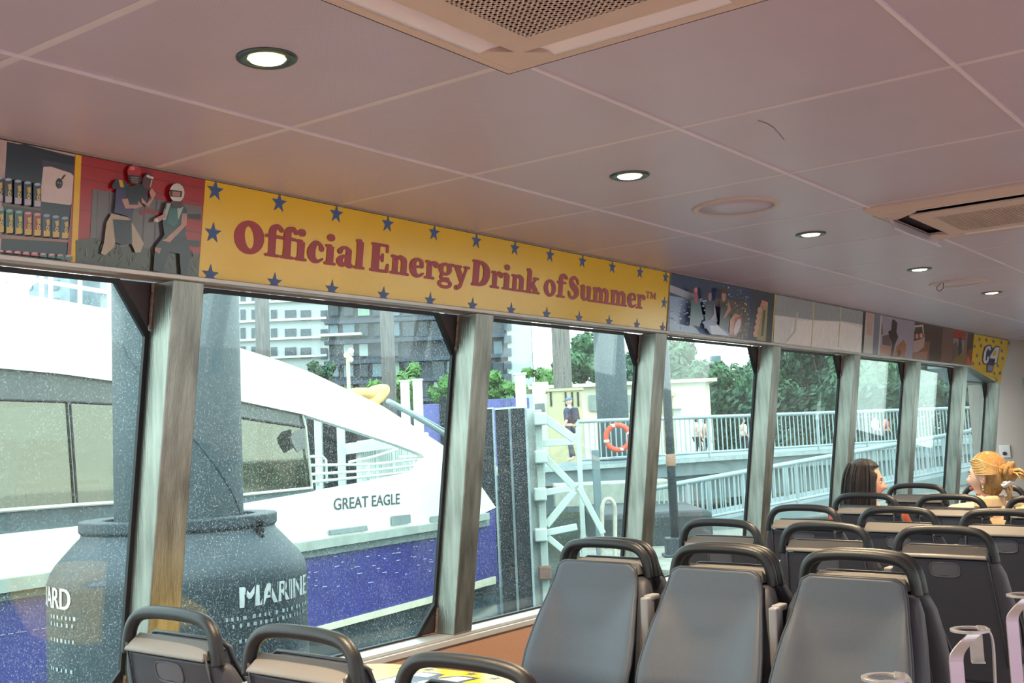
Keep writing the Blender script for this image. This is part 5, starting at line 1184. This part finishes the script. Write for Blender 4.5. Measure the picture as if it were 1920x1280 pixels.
# ---- timber and steel piles further off
def far_pile(x0, x1, yt, yb, D, m, lab, nm='timber_pile'):
    p0, p1 = at(x0, yb, D), at(x1, yb, D); r = (p1-p0).length/2; c = (p0+p1)/2; zt = at((x0+x1)/2, yt, D).z
    t = empty(nm, (c.x, c.y, WATERZ), label=lab, cat='pile'); b = MB(); n = 24
    b.lathe([(r*1.04, WATERZ-.5), (r*1.02, (zt+WATERZ)/2), (r*.97, zt-.05), (r*.8, zt)], (c.x, c.y, 0), n); b.build('shaft', m, t, smooth=True)
    b = MB(); b.lathe([(r*.82, zt-.02), (r*.82, zt+.05), (.01, zt+.12)], (c.x, c.y, 0), n); b.build('cap', mat('pile_cap', '55524f', .8), t)
far_pile(480, 507, 470, 670, 30, TIMB, 'weathered timber pile in front of the white building')
far_pile(717, 743, 470, 740, 30, TIMB, 'weathered timber pile before the dark glass building')
far_pile(1039, 1073, 470, 730, 41, mat('streaked_timber', '716c68', .9, 0, .35, 3, .7, 20, stretch=(8, 8, .5)), 'timber pile with brown streaks above the cream container')
far_pile(1120, 1178, 450, 780, 32, PILEM, 'thick grey steel pile behind the orange ring buoy', 'steel_pile')
for x0, x1, yt, D, lab in ((751, 767, 714, 44, 'left'), (774, 791, 712, 44, 'right')):
    t = empty('white_post', (lambda p: (p.x, p.y, .5))(at((x0+x1)/2, yt, D)), label=lab+' one of two white square posts behind the ferry roof', cat='post', group='white posts'); post_px('shaft', x0, x1, yt, D, t, WHITE, .5); b = MB(); c = at((x0+x1)/2, yt, D); b.box(c, (.42, .42, .06), RY); b.build('cap', WHITE, t)
t = empty('white_post', (lambda p: (p.x, p.y, .5))(at(975, 700, 26)), label='white square post rising behind the black fender piles', cat='post', group='white posts'); post_px('shaft', 965, 985, 701, 26, t, WHITE, WATERZ); b = MB(); c = at(975, 701, 26); b.box(c, (.30, .30, .05), RY); b.build('cap', WHITE, t)
# dark sheet piles seen through the ferry's open side
for k, (x0, x1) in enumerate(((575, 589), (603, 631), (645, 672))):
    t = empty('dock_pile', (lambda p: (p.x, p.y, WATERZ))(at((x0+x1)/2, 800, 24)), label='dark dock pile seen through the open ferry side, %s' % ('beside the cabin corner', 'between two pale beams', 'before the white gate')[k], cat='pile', group='dark dock piles'); post_px('shaft', x0, x1, 770, 24, t, BLKT); b = MB(); c = at((x0+x1)/2, 770, 24); b.box(c, (.36, .36, .05), RY); b.build('cap', TEALG, t)
for k, (x0, x1) in enumerate(((589, 603), (631, 645))):
    t = empty('dock_beam', (lambda p: (p.x, p.y, WATERZ))(at((x0+x1)/2, 800, 23.6)), label='pale upright beam between dark dock piles, %s' % ('left', 'right')[k], cat='beam', group='pale dock beams'); post_px('shaft', x0, x1, 768, 23.6, t, TEALG, dep=.15); b = MB(); c = at((x0+x1)/2, 768, 23.6); b.box(c, (.18, .2, .04), RY); b.build('cap', TEALG, t)
t, _, _ = fence('gate', 'white barred gate seen through the open ferry side', (672, 832), (800, 815), 22, 24, 0, 1.3, 34, 8, TEALG, .06, .02)
b = MB(); b.beam(at(645, 842, 21.8), at(760, 826, 22.5), .22, .2); b.build('cross_beam', TEALG, t)

# ---- land, greenery and buildings
LAND = .5
b = MB(); pl = [at(300, 800, 42), at(1000, 800, 40), at(1300, 800, 40), at(1700, 800, 50), at(2300, 800, 60)]
b.prism([[V((p.x, p.y, LAND)) for p in pl]+[V((120, 330, LAND)), V((-330, 330, LAND)), V((-330, 60, LAND))]], (0, 0, -2.5)); tag(b.build('shore', mat('shore', '5a6152', .9, 0, .15, .3)), 'pale shore ground behind the walkway', 'ground')
LEAFM = [mat('leaf_a', '34603a', .6, 0, .45, 1.6), mat('leaf_b', '264d34', .6, 0, .45, 1.6), mat('leaf_c', '4d7a36', .6, 0, .45, 2), mat('bark', '5a4a3c', .9)]
def crown(b, c, r, n, ls, rnd):
    """clusters of leaves over a knobbly crown"""
    blobs = [(V(c)+V((rnd.gauss(0, .42)*r[0], rnd.gauss(0, .42)*r[1], rnd.gauss(0, .42)*r[2])), rnd.uniform(.28, .5)) for _ in range(16)]
    for k in range(n):
        bc_, br = blobs[k % len(blobs)]; d = V((rnd.gauss(0, 1), rnd.gauss(0, 1), rnd.gauss(0, 1))).normalized()
        p = bc_+V((d.x*r[0]*br, d.y*r[1]*br, d.z*r[2]*br))*rnd.uniform(.75, 1.05)
        x = d.orthogonal().normalized(); x.rotate(M.Rotation(rnd.uniform(0, 6.3), 3, d)); y = d.cross(x); x = (x+d*rnd.uniform(-.6, .6)).normalized(); s_ = ls*rnd.uniform(.6, 1.4)
        b.add([p-x*s_, p-y*s_*.5, p+x*s_, p+y*s_*.5], [(0, 1, 2, 3)])
def tree(x, yt, yb, wpx, D, mi, label, n=5200, name='tree', cat='tree', group='trees behind the walkway', seed=0):
    rnd = random.Random(seed+int(x)); t0, b0 = at(x, yt, D), at(x, yb, D); h = t0.z-LAND; cz_ = (t0.z+b0.z)/2; rz_ = (t0.z-b0.z)/2; rx = wpx*D/FPX/2
    t = empty(name, (t0.x, t0.y, LAND), label=label, cat=cat, group=group)
    b = MB(); crown(b, (t0.x, t0.y, cz_), (rx, rx, rz_), n, max(.16, rx*.10), rnd)
    b.build('foliage', LEAFM[mi], t)
    b = MB(); b.tube([(t0.x, t0.y, LAND-.1), (t0.x+.1, t0.y, (LAND+cz_)/2), (t0.x, t0.y, cz_+rz_*.4)], [.03*h+.03, .022*h+.02, .01*h], 8)
    for k in range(4): a = k*1.6; b.tube([(t0.x, t0.y, cz_-rz_*.4), (t0.x+rx*.6*math.cos(a), t0.y+rx*.6*math.sin(a), cz_+rz_*.3)], [.012*h, .004*h], 6)
    b.build('trunk', LEAFM[3], t, smooth=True)
TL = [(1290, 625, 800, 130, 66, 0, 'bushy tree right of the third window post'), (1230, 640, 800, 120, 72, 1, 'dark tree beside the black lamp post'), (1360, 690, 800, 130, 70, 1, 'lower tree under the bright patch of sky'), (1430, 655, 800, 110, 68, 0, 'tree before the fourth window post'),
      (1530, 590, 800, 130, 72, 1, 'tall dark tree right of the fourth post'), (1610, 600, 800, 140, 70, 0, 'green tree behind the fifth post'), (1690, 620, 800, 130, 72, 1, 'dark tree between the fifth and sixth posts'), (1780, 610, 800, 140, 74, 1, 'dark tree behind the seventh post'), (1870, 620, 810, 150, 76, 1, 'dark tree at the right end of the walkway'), (1480, 620, 800, 120, 76, 1, 'dark tree far behind the fourth post'),
      (1090, 640, 730, 110, 80, 0, 'tree between the streaked timber pile and steel pile'), (1200, 690, 790, 90, 62, 1, 'dark bush right of the steel pile')]
for a in TL: tree(*a)
for k, a in enumerate(((705, 715, 770, 70, 50, 2, 'light green bush left of the timber pile'), (762, 690, 770, 60, 50, 2, 'light green bush behind the white posts'), (830, 705, 770, 50, 50, 2, 'light green bush left of the second steel post'), (930, 708, 760, 80, 48, 2, 'light green hedge above the violet hoarding'), (1020, 690, 730, 60, 52, 2, 'bright green shrub before the streaked timber pile'), (600, 680, 730, 50, 60, 1, 'small dark conifer above the ferry roof'))):
    tree(*a, n=1800, name='shrub', cat='shrub', group='shrubs on the shore')
for x0, x1, yt, D, lab in ((1235, 1440, 742, 60, 'dark clipped hedge behind the walkway railing, left of the fourth post'), (1445, 1700, 735, 64, 'dark clipped hedge behind the walkway railing, by the fifth post'), (1700, 1990, 725, 68, 'dark clipped hedge behind the walkway railing, right end')):
    rnd = random.Random(int(x0)); p0, p1 = at(x0, yt, D), at(x1, yt, D); t = empty('hedge', ((p0.x+p1.x)/2, (p0.y+p1.y)/2, LAND), label=lab, cat='hedge', group='hedges behind the walkway')
    b = MB(); h_ = p0.z-LAND
    for k in range(7000):
        q = p0+(p1-p0)*rnd.random(); p = V((q.x+rnd.uniform(-.8, .8), q.y+rnd.uniform(-.8, .8), LAND+h_*(1-rnd.random()**2*.98)*rnd.uniform(.85, 1.05)))
        d = V((rnd.gauss(0, 1), rnd.gauss(0, 1), rnd.gauss(0, 1))).normalized(); x = d.orthogonal().normalized(); y = d.cross(x); s_ = rnd.uniform(.14, .3)
        b.add([p-x*s_, p-y*s_*.5, p+x*s_, p+y*s_*.5], [(0, 1, 2, 3)])
    b.build('foliage', LEAFM[1], t); b = MB()
    for k in range(12): q = p0+(p1-p0)*((k+.5)/12); b.tube([(q.x, q.y, LAND-.1), (q.x, q.y, LAND+h_*.7)], .06, 6)
    b.build('stems', LEAFM[3], t)
# violet hoarding, cream pavilion, container, cabinet
def slab(nm, x0, x1, yt, D, dep, m, label, cat, zb=LAND, group=None):
    p0, p1 = at(x0, yt, D), at(x1, yt, D); c = (p0+p1)/2; w_ = (p1-p0).length; t = empty(nm, (c.x, c.y, zb), label=label, cat=cat, group=group)
    b = MB(); cc = V((c.x, c.y, (c.z+zb)/2))+RY @ V((0, dep/2, 0)); b.box(cc, (w_, dep, c.z-zb), RY); b.build('body', m, t, bevel=.02); return t, c, w_
VIO = mat('violet_panel', '5f62a0', .7, 0, .1)
t, c, w_ = slab('hoarding', 785, 845, 757, 47, .1, VIO, 'violet-blue hoarding left of the second steel post', 'hoarding'); b = MB(); q = c+RY @ V((.35, -.1, 0)); b.box((q.x, q.y, (q.z+.3+LAND)/2), (.3, .1, q.z+.3-LAND), RY); b.build('post', BLKT, t)
t, c, w_ = slab('hoarding', 900, 992, 747, 47, .1, VIO, 'violet-blue hoarding above the black fender piles', 'hoarding'); b = MB(); q = c+RY @ V((.1, -.1, 0)); b.box((q.x, q.y, (q.z+LAND)/2), (.25, .1, q.z-LAND), RY); b.build('post', mat('violet_post', '5c5f90', .7), t)
CRM = mat('cream_wall', 'd0ccb8', .7, 0, .05)
t, c, w_ = slab('pavilion', 1000, 1330, 722, 50, 4, CRM, 'low cream building behind the steel pile', 'building')
for x in (1115, 1185, 1240): q = at(x, 755, 49.9); b = MB(); b.box(q, (.5, .06, .7), RY); b.build('window', mat('pav_glass', '7d8a84', .2), t)
b = MB(); q = c+RY @ V((0, 2, .06)); b.box(q, (w_+.6, 4.6, .15), RY); b.build('roof', CRM, t)
KHA = mat('khaki_container', 'bdb690', .6, 0, .05)
t, c, w_ = slab('container', 1027, 1091, 732, 36, 1.6, KHA, 'khaki container behind the man in the cap', 'container', zb=LAND)
for x in (1033, 1061, 1073, 1084): q = at(x, 748, 35.98); b = MB(); b.box(q, (.06, .03, .45), RY); b.build('door_handle', DARK, t)
q = c+RY @ V((0, .8, .03)); b = MB(); b.box(q, (w_+.1, 1.7, .08), RY); b.build('roof', KHA, t)
t, c, w_ = slab('container', 1246, 1262, 742, 36, .8, KHA, 'narrow yellow cabinet behind the black lamp post', 'cabinet', zb=LAND); b = MB(); b.box(c, (w_+.06, .9, .06), RY); b.build('roof', KHA, t)
t, c, w_ = slab('cabinet', 998, 1028, 716, 38, 1, WHITE, 'white cabinet left of the khaki container', 'cabinet', zb=LAND); q = at(1012, 766, 37.98); b = MB(); b.box(q, (.33, .04, .35), RY); b.build('door', mat('grey_door', '7a8284', .5), t)
t, c, w_ = slab('cabinet', 1262, 1278, 765, 36, .8, WHITE, 'white cabinet right of the black lamp post', 'cabinet', zb=LAND); b = MB(); b.box(c, (w_+.05, .9, .05), RY); b.build('roof', WHITE, t)
# white office block
def block(label, x0, x1, yt, D, dep, m, zb=LAND):
    p0, p1 = at(x0, yt, D), at(x1, yt, D); c = (p0+p1)/2; w_ = (p1-p0).length
    t = empty('building', (c.x, c.y, zb), label=label, cat='building', group=None); b = MB(); cc = V((c.x, c.y, (c.z+zb)/2))+RY @ V((0, dep/2, 0)); b.box(cc, (w_, dep, c.z-zb), RY); b.build('wall', m, t); return t
WIN = mat('office_glass', '35424f', .12, .2, .25, .3); PANE = [mat('pane_light', '8fa0a3', .2, .1, .2, .3), mat('pane_mid', '576b78', .15, .2, .3, .3), mat('pane_green', '749484', .25, 0, .2, .3), mat('pane_dark', '2a3844', .12, .2, .3, .3)]
DB = 180
t = block('white office block with a grid of square windows, upper left', 150, 616, 380, DB, 20, mat('office_white', 'a9b3b4', .7, 0, .03, .2))
rnd = random.Random(2)
for r in range(7):
    for k, (x, hw) in enumerate(((350, 6), (372, 5), (396, 6), (427, 5), (456, 4.5), (476, 4), (492, 5), (514, 5.5), (545, 10.5), (573.5, 9.5), (608, 6.5))):
        y = 591+35*(r-4)+.0*x + (x-540)*.012*(r-2)*.4
        q = at(x, y, DB-.1); mb = MB(); mb.box(q, (hw*2*DB/FPX, .5, 20*DB/FPX), RY); mb.build('window', WIN, t)
for r in range(7):
    q = at(383, 606+35*(r-4), DB-.4); mb = MB(); mb.box(q, (39, .5, .35), RY); mb.build('ledge', mat('office_ledge', 'c9d2d2', .7), t)
# dark glass block
DG = 150
t = block('dark glass apartment block behind the timber pile', 612, 990, 470, DG, 25, mat('dark_facade', '2b3644', .5, .1, .2, .3))
for r in range(6):
    y = 540+38*r; q = at(800, y+19+.02*0, DG-.6); mb = MB(); mb.box(q, (27, 1.2, .5), RY); mb.build('floor_edge', mat('slab_edge', '333f50', .6), t)
    for k in range(13):
        x = 626+28*k; 
        if rnd.random() < .18: continue
        wpx = rnd.choice((9, 11, 8)); q = at(x, y, DG-.2); mb = MB(); mb.box(q, (wpx*2*DG/FPX, .4, 28*DG/FPX), RY); mb.build('window', PANE[rnd.choice((0, 1, 1, 2, 3, 3)) if x < 980 else 0], t)
q = at(640, 628, DG-.9); mb = MB(); mb.box(q, (5.5, 2, .35), RY); mb.build('balcony_slab', mat('pale_slab', 'b5bdb8', .7), t)
t = block('pale tower half hidden above the timber pile', 940, 985, 380, 120, 12, mat('tower_pale', 'a3afac', .7, 0, .05))
for r in range(8):
    q = at(952, 540+24*r, 119.9); mb = MB(); mb.box(q, (.8, .3, .8), RY); mb.build('window', WIN, t)
t = block('distant pale high-rise in the gap above the trees', 1325, 1358, 655, 230, 10, mat('tower_far', 'dfe2d4', .8)); q = at(1341, 672, 229); mb = MB(); mb.box(q, (2.2, .5, 1), RY); mb.build('window', PANE[1], t)
t = block('grey waterfront building behind the ferry roof rail', -350, 130, 480, 160, 12, mat('grey_block', '7d8d96', .8, 0, .2, .6))
for r in range(5):
    for k in range(9): q = at(-300+50*k, 500+34*r, 159.9); mb = MB(); mb.box(q, (1.6, .3, 1.4), RY); mb.build('window', PANE[1], t)
# small cream street lamp
p = at(655, 760, 58); sl = empty('street_lamp', (p.x, p.y, LAND), label='small cream street lamp with globes before the dark glass block', cat='street lamp')
tp = at(655, 668, 58); b = MB(); b.tube([(p.x, p.y, LAND), (p.x, p.y, tp.z)], .10, 8); b.tube([at(652, 664, 58), at(659, 672, 58)], .05, 6); b.build('pole', mat('lamp_cream', 'b9b7a0', .5), sl)
for x, y in ((658, 658), (650, 666), (657, 674)): b = MB(); b.ell(at(x, y, 58), (.16, .16, .17), 12, 8); b.build('globe', mat('globe', 'e6e2c0', .3), sl, smooth=True)

# ---- man in a cap on the walkway, and strollers far off
def stander(label, x, yh, D, gz, look, skin, top_m, leg_m, hs=1., cap=None, bag=None, hair=None):
    hc = at(x, yh, D); k = (hc.z-gz)/1.60; X, Y = hc.x, hc.y; zz = lambda h: gz+h*k
    t = empty('person', (X, Y, gz), label=label, cat='person'); R = frame(look)
    L = lambda a, b_, h: tuple(V((X, Y, 0))+R @ V((a*k, b_*k, 0))+V((0, 0, zz(h))))
    J = {'pelvis': (L(0, 0, .93), (.15*k, .11*k)), 'chest': (L(0, .0, 1.24), (.16*k, .115*k)), 'neck0': (L(0, -.01, 1.44), .06*k), 'neck1': (L(0, 0, 1.53), .052*k)}
    E = [('pelvis', 'chest'), ('chest', 'neck0'), ('neck0', 'neck1')]
    for s_, n_ in ((-1, 'L'), (1, 'R')):
        J.update({'sh'+n_: (L(s_*.18, 0, 1.37), .06*k), 'el'+n_: (L(s_*.23, -.03, 1.08), .044*k), 'wr'+n_: (L(s_*.22, .12, .86), .032*k), 'hp'+n_: (L(s_*.09, 0, .86), .085*k), 'kn'+n_: (L(s_*.09, .03+.05*s_, .48), .06*k), 'an'+n_: (L(s_*.09, -.03+.10*s_, .09), .042*k), 'to'+n_: (L(s_*.10, .10+.10*s_, .04), .038*k)})
        E += [('chest', 'sh'+n_), ('sh'+n_, 'el'+n_), ('el'+n_, 'wr'+n_), ('pelvis', 'hp'+n_), ('hp'+n_, 'kn'+n_), ('kn'+n_, 'an'+n_), ('an'+n_, 'to'+n_)]
    b = MB(); b.add(*skin_mesh(J, E)); head_geo(b, hc, R, k)
    for s_, n_ in ((-1, 'L'), (1, 'R')): hand(b, J['wr'+n_][0], R @ V((0, .35, -.9)), R @ V((s_*1., .1, 0)), k)
    b.build('body', [skin, LIP, EYEW, IRIS], t, smooth=True)
    gr = .02*k; JS = {q: (v[0], (v[1][0]+gr, v[1][1]+gr) if isinstance(v[1], tuple) else v[1]+gr) for q, v in J.items() if q[:2] in ('pe', 'ch', 'sh', 'el')}
    b = MB(); b.add(*skin_mesh(JS, [e for e in E if e[0] in JS and e[1] in JS])); b.build('shirt', top_m, t, smooth=True)
    JT = {q: (v[0], (v[1][0]+.012*k, v[1][1]+.012*k) if isinstance(v[1], tuple) else v[1]+.012*k) for q, v in J.items() if q[:2] in ('pe', 'hp', 'kn', 'an')}
    b = MB(); b.add(*skin_mesh(JT, [e for e in E if e[0] in JT and e[1] in JT])); b.build('trousers', leg_m, t, smooth=True)
    if cap:
        b = MB(); rings = []
        for i in range(1, 8):
            a = math.pi/2*i/8; rings.append([hc+R @ V((.083*k*math.cos(a)*math.cos(q), .103*k*math.cos(a)*math.sin(q)-.004*k, .03*k+.095*k*math.sin(a))) for q in [2*math.pi*j/24 for j in range(24)]])
        b.loft([[hc+R @ V((.084*k*math.cos(q), .104*k*math.sin(q)-.004*k, .015*k)) for q in [2*math.pi*j/24 for j in range(24)]]]+rings)
        b.ell(hc+R @ V((0, .125*k, .035*k)), (.065*k, .07*k, .008*k), 16, 6, R); b.build('cap', cap, t, smooth=True)
    elif hair:
        b = MB(); b.ell(hc+R @ V((0, -.02*k, .025*k)), (.085*k, .10*k, .11*k), 18, 12, R); b.build('hair', hair, t, smooth=True)
    if bag: b = MB(); q = V(L(0, -.17, 1.2)); b.box(q, (.28*k, .14*k, .40*k), R); b.build('backpack', bag, t, bevel=.05)
    return t
wz = q0.z
stander('man in a grey cap and navy shirt behind the walkway rail', 1067, 752, 30.5, .93, (-.94, -.07, -.15), SKINP, mat('navy_shirt', '3a3f58', .8), mat('grey_trousers', '4d4f58', .8), cap=mat('grey_cap', '6f7c92', .8), bag=mat('dark_bag', '30344a', .8))
PEO = [(1306, 787, 46, 'd8c0b8', 'stroller in a pale top far behind the level railing'), (1322, 790, 46, 'c99a8c', 'stroller in a pinkish top beside another behind the railing'), (1393, 788, 48, 'e0e0e0', 'stroller in white before the fourth window post'), (1640, 780, 52, 'e6e4e4', 'stroller in white between the fifth and sixth posts'), (1660, 782, 52, 'c04a4a', 'stroller in red left of the sixth post')]
for x, yh, D, c, lab in PEO: stander(lab, x, yh, D, LAND, (.6, .7, 0), SKIN, mat('top_'+c, c, .8), mat('dark_trousers', '2b2d38', .8), hair=HD)
